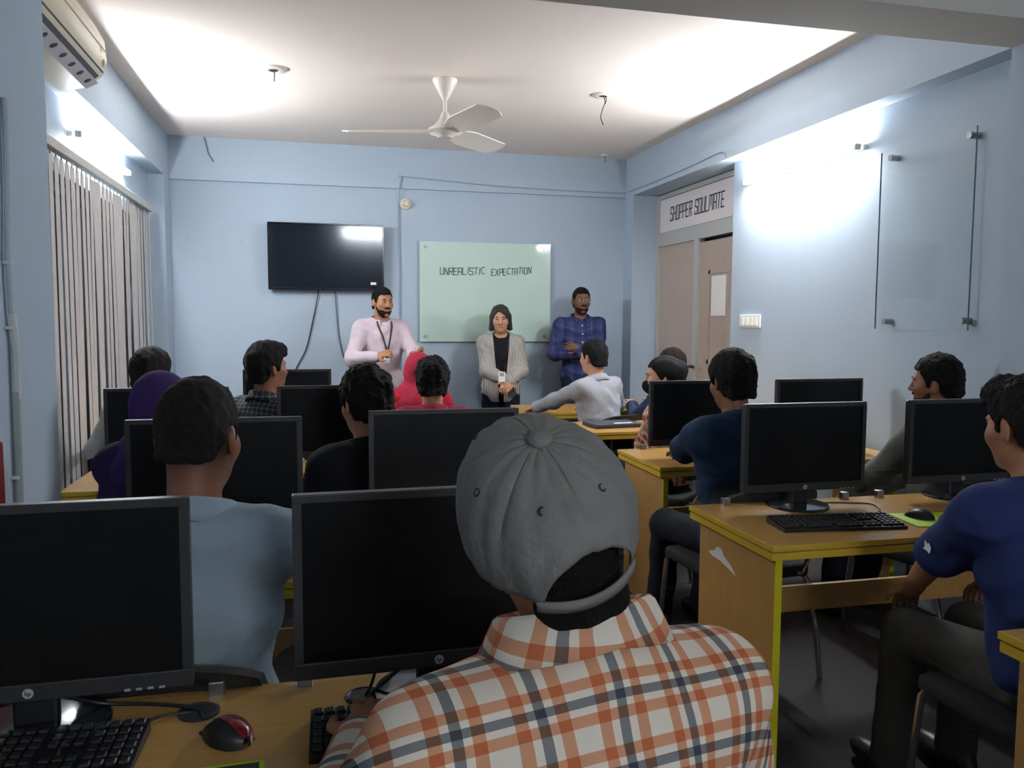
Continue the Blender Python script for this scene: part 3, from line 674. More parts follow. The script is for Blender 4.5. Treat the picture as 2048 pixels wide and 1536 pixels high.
def sd_mesh(name, P, Q, m, parent=None, fab=None, colr=None, mats=None, face_mat=None):
    me = bpy.data.meshes.new(name); me.vertices.add(len(P)); me.vertices.foreach_set('co', np.asarray(P, np.float32).ravel())
    me.loops.add(4*len(Q)); me.loops.foreach_set('vertex_index', Q.astype(np.int32).ravel())
    me.polygons.add(len(Q)); me.polygons.foreach_set('loop_start', np.arange(0, 4*len(Q), 4, dtype=np.int32)); me.polygons.foreach_set('use_smooth', np.ones(len(Q), bool))
    me.update(calc_edges=True); me.validate()
    if fab is not None: a = me.attributes.new('fab', 'FLOAT_VECTOR', 'POINT'); a.data.foreach_set('vector', np.asarray(fab, np.float32).ravel())
    if colr is not None:
        a = me.color_attributes.new('tone', 'FLOAT_COLOR', 'POINT'); a.data.foreach_set('color', np.concatenate([colr, np.ones((len(colr), 1))], 1).astype(np.float32).ravel())
    me.materials.append(m)
    o = bpy.data.objects.new(name, me); COL.objects.link(o)
    if parent is not None: o.parent = parent
    return o
# ---- head, in head coordinates (x right, y forward, z up, origin mid-head)
def head_ops(c, R, s=1.):
    c = np.array(c); T = lambda p: c+R@(np.array(p, float)*s)
    E = lambda p, r, R2=None: ell(T(p), np.array(r)*s, R if R2 is None else R@R2)
    K = lambda a, b, r1, r2: cone(T(a), T(b), r1*s, r2*s)
    ops = [(E((0, -.012, .035), (.074, .094, .083)), .02, 'add'), (E((0, .016, -.028), (.061, .072, .088)), .03, 'add'), (E((0, .030, -.072), (.046, .050, .040)), .03, 'add'),
           (E((0, .068, -.097), (.020, .017, .017)), .022, 'add'), (K((-.034, .079, .025), (.034, .079, .025), .011, .011), .018, 'add'),
           (E((.042, .056, -.022), (.024, .026, .028)), .025, 'add'), (E((-.042, .056, -.022), (.024, .026, .028)), .025, 'add'),
           (E((.031, .102, .005), (.019, .019, .013)), .012, 'cut'), (E((-.031, .102, .005), (.019, .019, .013)), .012, 'cut'),
           (K((0, .086, .015), (0, .106, -.030), .008, .0115), .012, 'add'), (E((.012, .094, -.033), (.009, .010, .008)), .008, 'add'), (E((-.012, .094, -.033), (.009, .010, .008)), .008, 'add'),
           (K((-.019, .081, -.059), (.019, .081, -.059), .006, .006), .010, 'add'), (K((-.016, .081, -.070), (.016, .081, -.070), .007, .007), .010, 'add'), (E((0, .097, -.0645), (.026, .010, .0028)), .004, 'cut')]
    for sx in (-1, 1):
        R2 = rotm(yaw=-sx*-24)
        ops += [(E((sx*.079, -.012, -.004), (.009, .020, .033), R2), .012, 'add'), (E((sx*.086, -.004, .0), (.006, .011, .019), R2), .006, 'cut')]
    return ops
SKINS = {'tan': (168, 120, 88), 'brown': (132, 88, 64), 'dark': (112, 74, 56), 'fair': (190, 142, 112)}
def skin_mat(): return attr_mat('skin', 'tone', .5, .35, .03, 120)
def eyes_part(parent, c, R, s=1.):
    for sx in (-1, 1):
        p = Vector(c)+Vector(R@(np.array((sx*.031, .0745, .006))*s))
        e = MB().sphere((0, 0, 0), .0125*s, u=14, v=10).build('eye', mat('eye_white', (150, 138, 128), .3), parent, True); e.location = p
        q = Vector(R@np.array((0, .0085*s, -.0005))); MB().sphere(q, .0062*s, u=10, v=8).build('iris', mat('iris_dark', (30, 20, 16), .2), e, True)
        b0 = [Vector(c)+Vector(R@(np.array(t)*s)) for t in ((sx*.014, .0905, .022), (sx*.028, .0915, .0285), (sx*.048, .078, .023))]
        MB().tube(b0, [.0028*s, .0038*s, .002*s], 8).build('eyebrow', mat('brow_hair', (26, 20, 18), .9), parent, True)
# ---- hair and head coverings, built in head coordinates and carried to the head
def wob(X, Y, Z, f, a): return a*(np.sin(f*X+1.3*np.sin(f*.7*Y))*np.sin(f*.9*Y+1.1*np.sin(f*.6*Z))+.6*np.sin(f*1.7*Z+f*.8*X)*np.sin(1.9*f*Y+.5))
def hair_short(h=.006, tt=.022, ts=.010, tb=.012, low=0, nape=-.06, front=.062, quiff=0., fl=None, rough=.003, ear=.02, wide=1.):
    g = Grid((-.14, -.15, -.13-low*1.5), (.14, .17, .20), h); X, Y, Z = g.full()
    base = ell((0, -.012, .035), ((.076+ts)*wide, .096+tb, .085+tt))
    d = base[2](X, Y, Z)
    nk = ell((0, -.065, -.045-low*.5), (.058+ts*.6, .035+tb, .05+low)); d = smin(d, nk[2](X, Y, Z), .03)
    if quiff: d = smin(d, ell((0.0, .055, .088+quiff*.5), (.062, .05, .035+quiff))[2](X, Y, Z), .03)
    gy = np.interp(g.ax[1], [-.13, -.055, -.035, -.028, .004, .012, .026, .040, .062, .15], [nape, nape, nape*.5, ear, ear, -.012, -.004, .045, front, front]).astype(np.float32)[None, :, None]
    side = np.clip(np.abs(X)/.06, 0, 1); gy = gy+(1-side)*np.where(Y > .03, np.maximum(front-gy, 0), 0)
    d = smax(d, (gy-Z)*.8, .010)
    g.v = (d + wob(X, Y, Z, 130, rough) + wob(X, Y, Z, 60, rough)).astype(np.float32) + np.zeros(g.v.shape, np.float32)
    return g.mesh()
def hair_bob(h=.006):
    g = Grid((-.16, -.17, -.20), (.16, .17, .19), h); X, Y, Z = g.full()
    d = ell((0, -.014, .035), (.088, .106, .100))[2](X, Y, Z)
    for s in (-1, 1): d = smin(d, cone((s*.068, -.005, .02), (s*.080, .008, -.085), .026, .030)[2](X, Y, Z), .03)
    d = smin(d, cone((0, -.055, .0), (0, -.058, -.085), .055, .05)[2](X, Y, Z), .03)
    d = smax(d, -ell((.010, .112, -.016), (.062, .085, .094))[2](X, Y, Z), .010)+.007*np.exp(-((X-.018)/.007)**2)*(Y > -.03)*(Z > .05)
    d = smax(d, -ell((0, .10, -.14), (.066, .13, .07))[2](X, Y, Z), .02)
    d = smax(d, (-.100-Z)+0*X, .012)
    g.v = (d+.0016*np.sin(150*X+20*Z)+.0016*np.sin(150*Y)).astype(np.float32)+np.zeros(g.v.shape, np.float32); return g.mesh()
def hair_long(h=.007):
    g = Grid((-.16, -.18, -.30), (.16, .17, .19), h); X, Y, Z = g.full()
    d = ell((0, -.016, .033), (.088, .108, .098))[2](X, Y, Z)
    d = smin(d, cone((0, -.065, .0), (0, -.085, -.22), .066, .05)[2](X, Y, Z), .04)
    d = smin(d, ell((0, -.105, .045), (.05, .045, .05))[2](X, Y, Z), .02)
    gy = np.interp(g.ax[1], [-.16, -.02, .0, .04, .062, .15], [-.3, -.3, -.03, .04, .062, .062]).astype(np.float32)[None, :, None]
    d = smax(d, (gy-Z)*.8, .01)
    g.v = (d+.0014*np.sin(160*X+20*Z)).astype(np.float32)+np.zeros(g.v.shape, np.float32); return g.mesh()
def hijab(h=.008, drop=.26, fold=.004, peak=0.):
    g = Grid((-.28, -.24, -.40), (.28, .20, .19), h); X, Y, Z = g.full()
    d = ell((0, -.008, .022), (.094, .116, .115))[2](X, Y, Z)
    if peak: d = smin(d, ell((0, -.08, .06), (.055, .06, .06))[2](X, Y, Z), .04)
    d = smin(d, cone((0, -.006, -.04), (0, -.012, -.20), .092, .150)[2](X, Y, Z), .05)
    d = smin(d, ell((0, -.02, -.24), (.225, .150, .13))[2](X, Y, Z), .07)
    d = smax(d, -ell((0, .105, -.008), (.056, .055, .085))[2](X, Y, Z), .012)
    d = smax(d, (-.08-drop-Z)+0*X, .02)
    g.v = (d+fold*np.sin(55*X+40*Z+4*np.sin(20*Z))*np.clip(-Z*6+.3, .15, 1)).astype(np.float32)+np.zeros(g.v.shape, np.float32); return g.mesh()
def beard(h=.0055, full=.010):
    g = Grid((-.10, -.06, -.16), (.10, .14, .03), h); X, Y, Z = g.full()
    d = ell((0, .016, -.030), (.061+full, .073+full, .090+full))[2](X, Y, Z)
    d = smin(d, ell((0, .032, -.078), (.046+full, .054+full, .042+full*1.2))[2](X, Y, Z), .02)
    line = np.interp(g.ax[1], [-.06, -.015, .01, .05, .08, .14], [-.02, -.01, -.02, -.052, -.066, -.072]).astype(np.float32)[None, :, None]
    up = Z-line
    d = smax(d, up+0*X, .006); d = smax(d, (-.012-Y)+0*Z+0*X, .008)
    mou = cone((-.024, .088, -.047), (.024, .088, -.047), .0075, .0075)[2](X, Y, Z); d = smin(d, mou, .004)
    d = smax(d, -ell((0, .10, -.0645), (.021, .03, .0095))[2](X, Y, Z), .004)
    g.v = (d+wob(X, Y, Z, 170, .0012)).astype(np.float32)+np.zeros(g.v.shape, np.float32); return g.mesh()
def face_mask(h=.006):
    g = Grid((-.11, -.04, -.16), (.11, .16, .03), h); X, Y, Z = g.full()
    d = ell((0, .034, -.050), (.062, .075, .060))[2](X, Y, Z); d = smin(d, ell((0, .09, -.045), (.02, .03, .03))[2](X, Y, Z), .03)
    d = smax(d, (Z-(-.012))+0*X, .008); d = smax(d, (.018-Y)+0*X, .006)
    g.v = d.astype(np.float32)+np.zeros(g.v.shape, np.float32); return g.mesh()
# ---- skeleton
def ik(S, T, l1, l2, pole):
    S, T, pole = np.array(S, float), np.array(T, float), np.array(pole, float)
    d = T-S; L = np.linalg.norm(d)
    if L > (l1+l2)*.995: T = S+d/L*(l1+l2)*.995; d = T-S; L = np.linalg.norm(d)
    a = (l1*l1-l2*l2+L*L)/(2*L); hh = math.sqrt(max(0, l1*l1-a*a)); u = d/L; p = pole-u*(pole@u); p = p/(np.linalg.norm(p) or 1)
    return S+u*a+p*hh, T
def hand_ops(wr, d, n, side, curl=.35, s=1.):
    d = np.array(d, float); d /= np.linalg.norm(d); n = np.array(n, float); n -= d*(n@d); n /= np.linalg.norm(n); e = np.cross(d, n)*side
    Rm = np.stack([e, d, n], 1); ops = [(ell(wr+d*.045*s, np.array((.040, .050, .015))*s, Rm), .015, 'add'), (cone(wr-d*.01, wr+d*.03*s, .025*s, .026*s), .02, 'add')]
    for off, L in ((-.031, .066), (-.0105, .078), (.0105, .074), (.031, .056)):
        b0 = wr+d*.082*s+e*off*s; d1 = d*math.cos(curl)+n*math.sin(curl)+e*off*2; d2 = d*math.cos(curl*2.3)+n*math.sin(curl*2.3); p1 = b0+d1*L*.52*s; p2 = p1+d2*L*.5*s
        ops += [(cone(b0, p1, .0092*s, .0085*s), .006, 'add'), (cone(p1, p2, .0085*s, .007*s), .003, 'add')]
    t0 = wr+d*.022*s-e*.030*s; t1 = t0+(-e*.7+d*.6+n*.2)*.045*s; t2 = t1+(-e*.15+d*.9+n*.3)*.034*s
    ops += [(cone(t0, t1, .014*s, .0105*s), .012, 'add'), (cone(t1, t2, .0105*s, .0085*s), .004, 'add')]
    return ops
def clothes_noise(g, amp, seed):
    X, Y, Z = g.full(); a = seed*1.7
    return (amp*(np.sin(34*Z+9*X+3*np.sin(11*X+a)+a)*.6+np.sin(21*X-17*Z+4*np.sin(9*Y+a))*.5+np.sin(48*(Z+.4*Y)+12*X*np.sin(a)+2*np.sin(23*X))*.4+np.sin(70*(.7*X-.6*Z+.5*Y)+3*np.sin(25*Z+a))*.28)).astype(np.float32)
PERSON_N = [0]
def person(label, px, Yh, rz, seated=True, ztop=None, lean=4, body_w=1., head=(0, 0, 0), hands=None, poles=None, palm=None, skin='tan', h=.009,
           shirt=None, sleeve=1.0, trousers=None, collar=True, hair=None, hair_m=None, beard_=0, loose=.014, face=False, hs=1., fab_shift=(0, 0), extra=None, fade=False, wrinkle=.0055, curl=.35, collar_m=None, lean_side=0, neck_l=.150, collar_s=1., collar_up=0., sh_f=.86):
    """px: pixel of the top of the head; Yh: its distance; rz: heading, 0 looks at the speakers' wall"""
    PERSON_N[0] += 1; seed = PERSON_N[0]
    top = ony(px[0], px[1], Yh); zt = top[2] if ztop is None else ztop
    hipz = .54 if seated else .93*(zt/1.72); hh = .115*hs; nk = neck_l*hs
    TL = (zt-hh-nk-hipz)                                    # spine length hip - neck base
    sc = TL/.53; la = math.radians(lean); ls = math.radians(lean_side); up = np.array([math.sin(ls), math.sin(la)*math.cos(ls), math.cos(la)*math.cos(ls)]); TL = TL/up[2]
    H = np.array([0, 0, hipz]); W = H+up*TL*.30; C = H+up*TL*.62; SH = H+up*TL*sh_f; NB = H+up*TL
    Rh = rotm(*head); HC = NB+np.array([0, .012, 0])+Rh@np.array([0, .012, nk])*1.0
    HC[2] = zt-hh
    off = HC.copy(); Rz = rotm(rz); oo = Rz@np.array([off[0], off[1], 0]); root_xy = (top[0]-oo[0], top[1]-oo[1])
    sw = .172*body_w*min(1.05, max(.94, sc))
    S = {1: SH+np.array([sw, -.005, 0]), -1: SH+np.array([-sw, -.005, 0])}
    l1, l2 = .29*min(1, max(.9, sc)), .255*min(1, max(.9, sc))
    if hands is None: hands = {}
    J = {}
    for s in (-1, 1):
        T = hands.get(s)
        if T is None: T = np.array([s*.13, .34, .80]) if seated else np.array([s*.24, .04, hipz-.06])
        elif len(T) == 4:                                   # world target
            wv = np.array(T[:3])-np.array([root_xy[0], root_xy[1], 0]); T = Rz.T@wv
        pl = (poles or {}).get(s, (s*.5, -.55, -.6)); el_, wr = ik(S[s], T, l1, l2, pl); J[s] = (el_, wr)
    # ---- primitive lists -------------------------------------------------
    bw = body_w
    torso = [(ell(H+np.array([0, 0, .02]), (.158*bw, .118, .12)), .05), (ell(W, (.142*bw, .108, .13)), .06), (ell(C, (.160*bw, .116, .17*sc)), .06),
             (cone(S[-1]*.9+SH*.1, S[1]*.9+SH*.1, .056, .056), .06), (cone(NB-up*.055+np.array([0, -.012, 0]), S[1]*.8+SH*.2+np.array([0, -.01, .0]), .05, .05), .05), (cone(NB-up*.055+np.array([0, -.012, 0]), S[-1]*.8+SH*.2+np.array([0, -.01, .0]), .05, .05), .05)]
    neck = (cone(NB-up*.05+np.array([0, -.004, 0]), HC+Rh@np.array([0, -.022, -.045])*hs, .057*hs, .054*hs), .03)
    arms = {s: [(cone(S[s], J[s][0], .052*bw, .042), .035), (cone(J[s][0], J[s][1], .042, .027), .025)] for s in (-1, 1)}
    legs = {}
    for s in (-1, 1):
        hp = H+np.array([s*.085, .0, -.01])
        if seated: kn = np.array([s*.115, .43, .50]); an = np.array([s*.12, .47, .09])
        else: kn = np.array([s*.10, .015, hipz*.53]); an = np.array([s*.115, -.01, .09])
        legs[s] = (hp, kn, an)
    ymax = .62 if seated else .22
    for s in (-1, 1): ymax = max(ymax, J[s][1][1]+.24)
    xm = max(.34, max(abs(J[s][i][0]) for s in (-1, 1) for i in (0, 1))+.22)
    if seated: ymax = max(ymax, .78)
    # ---- body -------------------------------------------------------------
    g = Grid((-xm, -.28, 0), (xm, ymax, zt+.04), h)
    for p, k in torso: g.op(p, k)
    g.op(*neck)
    for s in (-1, 1):
        for p, k in arms[s]: g.op(p, k)
        hp, kn, an = legs[s]
        g.op(cone(hp, kn, .080, .056), .04); g.op(cone(kn, an, .054, .036), .03); g.op(ell(an+np.array([0, .06, -.052]), (.038, .115, .034)), .03)
        el_, wr = J[s]; fd = wr-el_; fd = fd/np.linalg.norm(fd); pn = (palm or {}).get(s, (0, 0, -1)); dirp = fd
        if len(pn) == 6: dirp = np.array(pn[3:], float); pn = pn[:3]
        for p, k, m in hand_ops(wr, dirp, pn, s, curl, .95): g.op(p, k, m)
    for p, k, m in head_ops(HC, Rh, hs): g.op(p, k*hs, m)
    P, Q = g.mesh()
    base = np.array(lin(SKINS[skin])); col = np.tile(base, (len(P), 1))
    q = (P-HC)@Rh/hs
    lip = (np.abs(q[:, 0]) < .023) & (np.abs(q[:, 2]+.0645) < .0105) & (q[:, 1] > .07); col[lip] = base*np.array([.72, .50, .52])
    if fade:
        inh = (np.abs(q).max(1) < .14); f = np.clip((q[:, 2]+.095)/.07, 0, 1)*(q[:, 1] < .03)*inh*(np.abs(q[:, 0]) < .078)
        col = col*(1-f[:, None]*.82)+np.array(lin((34, 28, 26)))*f[:, None]*.82
    body = sd_mesh('person', P, Q, skin_mat(), None, None, col)
    body.location = (root_xy[0], root_xy[1], 0); body.rotation_euler[2] = math.radians(rz)
    tag(body, label, 'person')
    # ---- clothes ----------------------------------------------------------
    def fabcoord(P):
        fab = np.zeros((len(P), 3)); rel = P-H; fab[:, 0] = P[:, 0]; fab[:, 1] = P[:, 2]+.75*P[:, 1]
        dt = np.linalg.norm((P-C)/np.array([.19*bw, .15, .25]), axis=1)
        for s in (-1, 1):
            a, b = J[s]; ba = b-a; t = (P-a)@ba/(ba@ba); tc = np.clip(t, 0, 1.1); d = np.linalg.norm(P-a-tc[:, None]*ba, axis=1); own = (d < .075) & (t > .05) & (dt > 1.05)
            u = ba/np.linalg.norm(ba); e1 = np.cross(u, (0, 1, .3)); e1 /= np.linalg.norm(e1); rel = P-a
            fab[own, 0] = (rel@e1)[own]; fab[own, 1] = (t*np.linalg.norm(ba))[own]
        fab[:, 0] += fab_shift[0]; fab[:, 1] += fab_shift[1]
        return fab
    def garment(name, m, off, hem, neckz, slv, wr_amp, hh_=None, cut=None, mono=None):
        gg = Grid((-xm, -.30, hem-.02), (xm, ymax, NB[2]+.10), hh_ or max(.007, h)); nz = clothes_noise(gg, wr_amp, seed)
        for p, k in torso: gg.op(p, k, 'add', off)
        for s in (-1, 1):
            el_, wr = J[s]
            if slv >= 1: segs = [(S[s], el_, .052*bw+.004, .047), (el_, el_+(wr-el_)*min(1, slv-.04), .047, .036)]
            else: segs = [(S[s], S[s]+(el_-S[s])*slv/.6, .054*bw+.004, .058)]
            for a, b, r1, r2 in segs: gg.op(cone(a, b, r1+off*.6, r2+off*.5), .03)
        gg.v += nz
        X, Y, Z = gg.full(); gg.v = np.maximum(gg.v, (hem-Z)+0*X+0*Y).astype(np.float32)
        if neckz is not None: gg.v = smax(gg.v, -ell(neckz, (.068, .066, .05))[2](X, Y, Z), .01).astype(np.float32)
        if slv < 1:
            pass
        if cut is not None: gg.v = cut(gg.v, X, Y, Z).astype(np.float32)
        P, Q = gg.mesh(); return sd_mesh(name, P, Q, m, body, fabcoord(P)), (P, Q)
    res = {}
    hem = hipz-.04 if seated else hipz-.06
    if shirt is not None:
        o, pq = garment('shirt', shirt, loose, hem, NB+np.array([0, .045, .035]), sleeve, wrinkle); res['shirt'] = pq
    if trousers is not None:
        gg = Grid((-.30, -.22, .06), (.30, .68 if seated else .18, hipz+.10), .012)
        gg.op(ell(H+np.array([0, 0, .01]), (.160*bw, .120, .11)), .04, 'add', .004)
        for s in (-1, 1): hp, kn, an = legs[s]; gg.op(cone(hp, kn, .088, .070), .04); gg.op(cone(kn, an, .070, .062), .03)
        gg.v += clothes_noise(gg, .003, seed+5); P, Q = gg.mesh(); sd_mesh('trousers', P, Q, trousers, body)
        for s in (-1, 1):
            an = legs[s][2]; gg = Grid(an-np.array([.07, .11, .1]), an+np.array([.07, .22, .06]), .012)
            gg.op(ell(an+np.array([0, .055, -.048]), (.047, .135, .042)), .02); gg.op(cone(an+np.array([0, -.02, -.03]), an+np.array([0, -.015, .0]), .045, .045), .03)
            X, Y, Z = gg.full(); gg.v = np.maximum(gg.v, (.001-Z)+0*X+0*Y).astype(np.float32); P, Q = gg.mesh(); sd_mesh('shoe', P, Q, mat('dark_shoe', (28, 24, 22), .4), body)
    if collar and shirt is not None:
        mb = MB(); rows = []; ff = []
        cen = NB+np.array([0, .000, .004+collar_up]); nb = 30
        for i in range(nb+1):
            a = math.radians(-90+22)+math.radians(360-44)*i/nb+math.radians(180)
            e = np.array([math.cos(a), math.sin(a), 0]); fr = (1+math.sin(a))/2       # fr 1 at the front
            ra = np.array([.075*collar_s, .067, 0])*hs; sd_ = abs(math.cos(a)); rr = []
            for k, (r, z) in enumerate(((.000, -.020), (.0005, .016), (.003, .030), (.008, .034), (.014, .029), (.025, .010), (.036, -.006))):
                zz = z*(1-.12*fr)-.036*fr+.010*(1-fr)-(.016*sd_ if k == 6 else .006*sd_ if k == 5 else 0); rr.append(Vector(cen+e*(ra+np.array([r, r, 0]))+up*zz+np.array([0, 0, 0])))
            rows.append(rr)
        mb.grid(rows); me_o = mb.build('collar', collar_m or shirt, body, True)
        md = me_o.modifiers.new('thick', 'SOLIDIFY'); md.thickness = .003
        vv = np.array([v.co for v in me_o.data.vertices]); at = me_o.data.attributes.new('fab', 'FLOAT_VECTOR', 'POINT')
        fb = np.zeros((len(vv), 3)); aa = np.arctan2(vv[:, 1]-cen[1], vv[:, 0]-cen[0]); fb[:, 0] = aa*.085+fab_shift[0]; fb[:, 1] = vv[:, 2]+fab_shift[1]+.03
        at.data.foreach_set('vector', fb.astype(np.float32).ravel())
    HM = hair_m or mat('black_hair', (17, 16, 17), .75, var=.3, vscale=80, bump=.9, bscale=330, spec=.2)
    def on_head(name, PQ, m, parent=body):
        P, Q = PQ; return sd_mesh(name, HC+(P*hs)@Rh.T, Q, m, parent)
    if hair: res['hair'] = on_head(hair[0], hair[1], HM)
    if beard_: on_head('beard', beard(full=beard_), mat('beard_hair', (46, 35, 31), .85, var=.3, vscale=120, bump=.8, bscale=380, spec=.1))
    if face: eyes_part(body, HC, Rh, hs)
    res.update(dict(body=body, HC=HC, Rh=Rh, NB=NB, H=H, W=W, C=C, S=S, J=J, SH=SH, up=up, xy=root_xy, rz=math.radians(rz), garment=garment, on_head=on_head, hipz=hipz, hem=hem))
    return res
def project_front(pq, pts, off=.004, back=False):
    P, Q = pq; bv = BVHTree.FromPolygons([Vector(p) for p in P], [tuple(q) for q in Q]); out = []
    for x, z in pts:
        hit = bv.ray_cast(Vector((x, 1.0, z)), Vector((0, -1, 0))); out.append(Vector((x, (hit[0].y if hit[0] else .12)+off, z)))
    return out
def ribbon(name, pts, wd, m, parent, th=.0015):
    mb = MB(); rows = []
    for i, p in enumerate(pts):
        d = (pts[min(i+1, len(pts)-1)]-pts[max(i-1, 0)]).normalized(); sd = d.cross(Vector((0, 1, 0))).normalized()*wd/2
        rows.append([p-sd, p+sd, p+sd+Vector((0, th, 0)), p-sd+Vector((0, th, 0))])
    mb.grid(rows, True); return mb.build(name, m, parent, True)
def sit(r, label, back=0.): 
    c, s = math.cos(r['rz']), math.sin(r['rz']); return chair(r['xy'][0]+back*s, r['xy'][1]-back*c, r['rz'], label)
# ------------------------------------------------------------------ cloth materials
def cloth(name, rgb, var=.06): return mat(name, rgb, .9, var=var, vscale=9, bump=.45, bscale=22, spec=.15)
ONE = (1., 1., 1.); OR = (.80, .44, .30); GR = (.26, .29, .34)
PL = [(0, GR), (.13, ONE), (.235, OR), (.395, ONE), (.735, OR), (.895, ONE)]
PLAID = stripes_mat('orange_grey_plaid', (222, 212, 196), PL, PL, .092, .092)
CHK = stripes_mat('black_white_check', (44, 48, 54), [(0, (4, 4, 4)), (.14, ONE)], [(0, (4, 4, 4)), (.14, ONE)], .03, .03)
NAVYC = stripes_mat('navy_check', (50, 56, 92), [(0, (2.2, 2.2, 2.0)), (.05, ONE), (.5, (.7, .7, .8)), (.75, ONE)], [(0, (2.2, 2.2, 2.0)), (.05, ONE), (.5, (.7, .7, .8)), (.75, ONE)], .09, .09)
BLZ = stripes_mat('grey_white_stripe', (186, 180, 172), [(0, (.36, .35, .36)), (.40, ONE)], [(0, ONE)], .013, 1.)
FLOR = mix_mat('red_beige_floral', (150, 40, 44), (206, 180, 150), 16, c3=(150, 110, 90))
DJEAN = cloth('dark_trouser_cloth', (34, 36, 44)); GREYT = cloth('grey_trouser_cloth', (74, 72, 66)); BRT = cloth('brown_trouser_cloth', (62, 52, 48))
BLK = mat('black_hair', (17, 16, 17), .75, var=.3, vscale=80, bump=.9, bscale=330, spec=.2)
BRN = mat('dark_brown_hair', (33, 27, 26), .75, var=.3, vscale=80, bump=.9, bscale=330, spec=.2)
PURP = cloth('purple_headscarf_cloth', (56, 38, 88)); RED = cloth('red_headscarf_cloth', (152, 40, 58))
# ---- the man in the cap, nearest
r = person('man in grey cap and orange checked shirt seated with his back turned', (1096, 852), .92, 12, ztop=1.312, lean=6, body_w=1.14, neck_l=.128, sh_f=.80, head=(-2, 10, -17), collar_s=1.22, collar_up=.010, skin='tan', h=.0065,
           hands={-1: (.06, 1.24, .79, 1), 1: (.46, 1.26, .79, 1)}, poles={-1: (-.7, -.3, -.9), 1: (.7, -.3, -.9)}, shirt=PLAID, trousers=DJEAN, loose=.022, fab_shift=(.012, .02),
           hair=('hair', hair_short(.005, .0, .002, .000, low=.05, nape=-.150, rough=.001, ear=.0)), wrinkle=.0028)
sit(r, 'black padded chair under the man in the grey cap', .05)
CAPM = mat('grey_cap_cotton', (120, 119, 115), .95, var=.16, vscale=18, bump=.25, bscale=90, spec=.1)
CAPD = mat('cap_eyelet_thread', (46, 46, 47), .9)
Rc = r['Rh']@rotm(0, 15, 0); cc = r['HC']+r['Rh']@np.array([0, -.012, .030])
capT = lambda p: Vector(cc+Rc@(np.array(p, float)*1.06))
def cap_surf(phi, t, off=0.):
    """phi azimuth (0 = front), t 0 rim - 1 crown top"""
    back = abs(((phi-math.pi+math.pi) % (2*math.pi))-math.pi)      # angle from the back
    ang = abs(math.atan2(math.sin(phi-math.pi), math.cos(phi-math.pi)))
    rim = -.032-.004*math.cos(phi)
    if ang < .56: rim = -.028+.064*math.sqrt(max(0, 1-(ang/.56)**2))
    z0 = rim; el0 = math.asin(max(-.9, min(.9, z0/.112))); el = el0+(math.pi/2-el0)*t
    seam = min(abs(math.sin((phi)*3)), 1); sm = -.0022*math.exp(-(seam/.10)**2)*(1 if t < .97 else 0)
    wr = .0016*math.sin(9*phi+5*t)*math.sin(11*t+2*phi)+.0012*math.sin(17*phi-6*t)
    rr = 1+(off+sm+wr*(1-t*.6))/.1
    fl = .06*max(0, math.cos(phi))*(1-t)*.5
    x = .0945*math.cos(el)**.88*math.sin(phi)*rr; y = (.107+.020*max(0, math.cos(phi)))*math.cos(el)**.88*math.cos(phi)*rr; z = .100*math.sin(el)*rr*1.0+ (0.0)
    return capT((x, y, z))
NP = 108
mb = MB(); rows = []
for t in np.linspace(0, .995, 22): rows.append([cap_surf(2*math.pi*k/NP, t) for k in range(NP)])
mb.grid(rows, True); mb.bm.faces.new([mb.bm.verts.new(p) for p in rows[-1]])
bmesh.ops.remove_doubles(mb.bm, verts=mb.bm.verts[:], dist=1e-6)
capo = mb.build('cap', CAPM, r['body'], True); capo.modifiers.new('thick', 'SOLIDIFY').thickness = -.003
mb = MB(); mb.sphere((0, 0, 0), .0145, (1, 1, .62)); bt = mb.build('button', CAPM, capo, True); bt.location = cap_surf(0, .999)+Vector(Rc@np.array([0, 0, .005])); bt.rotation_euler = Matrix(Rc).to_euler()
for k in range(6):
    ph = math.pi/6+k*math.pi/3; p = cap_surf(ph, .54, .0018); n = (p-capT((0, 0, 0))).normalized()
    e = MB().lathe([(.0020, -.002), (.0056, -.002), (.0056, .0006), (.0038, .0014), (.0020, .0004)], n=14).build('eyelet', CAPD, capo, True); e.location = p; e.rotation_euler = n.to_track_quat('Z', 'Y').to_euler()
mb = MB(); rows = []
for k in range(25):
    ph = math.pi-.66+1.32*k/24; el = math.asin(-.036/.112); rr = []
    for z in (-.040, -.025):
        rr.append(capT((.0965*math.cos(el)**.88*math.sin(ph)*1.015, (.1105)*math.cos(el)**.88*math.cos(ph)*1.015, z+.002)))
    rows.append(rr)
mb.grid(rows); st = mb.build('strap', CAPM, capo, True); st.modifiers.new('thick', 'SOLIDIFY').thickness = .0035
mb = MB(); rows = []
for k in range(17):
    a = -.8+1.6*k/16; rr = []
    for j in range(6):
        L = j/5; x = (.0945+.002*L)*math.sin(a)*.93; y = .124*math.cos(a)*.93+.070*L*(math.cos(a)**.6 if math.cos(a) > 0 else 0); rr.append(capT((x, y, -.038-.030*L-.05*(x/.09)**2*L-.002)))
    rows.append(rr)
mb.grid(rows); br = mb.build('brim', CAPM, capo, True); br.modifiers.new('thick', 'SOLIDIFY').thickness = .004
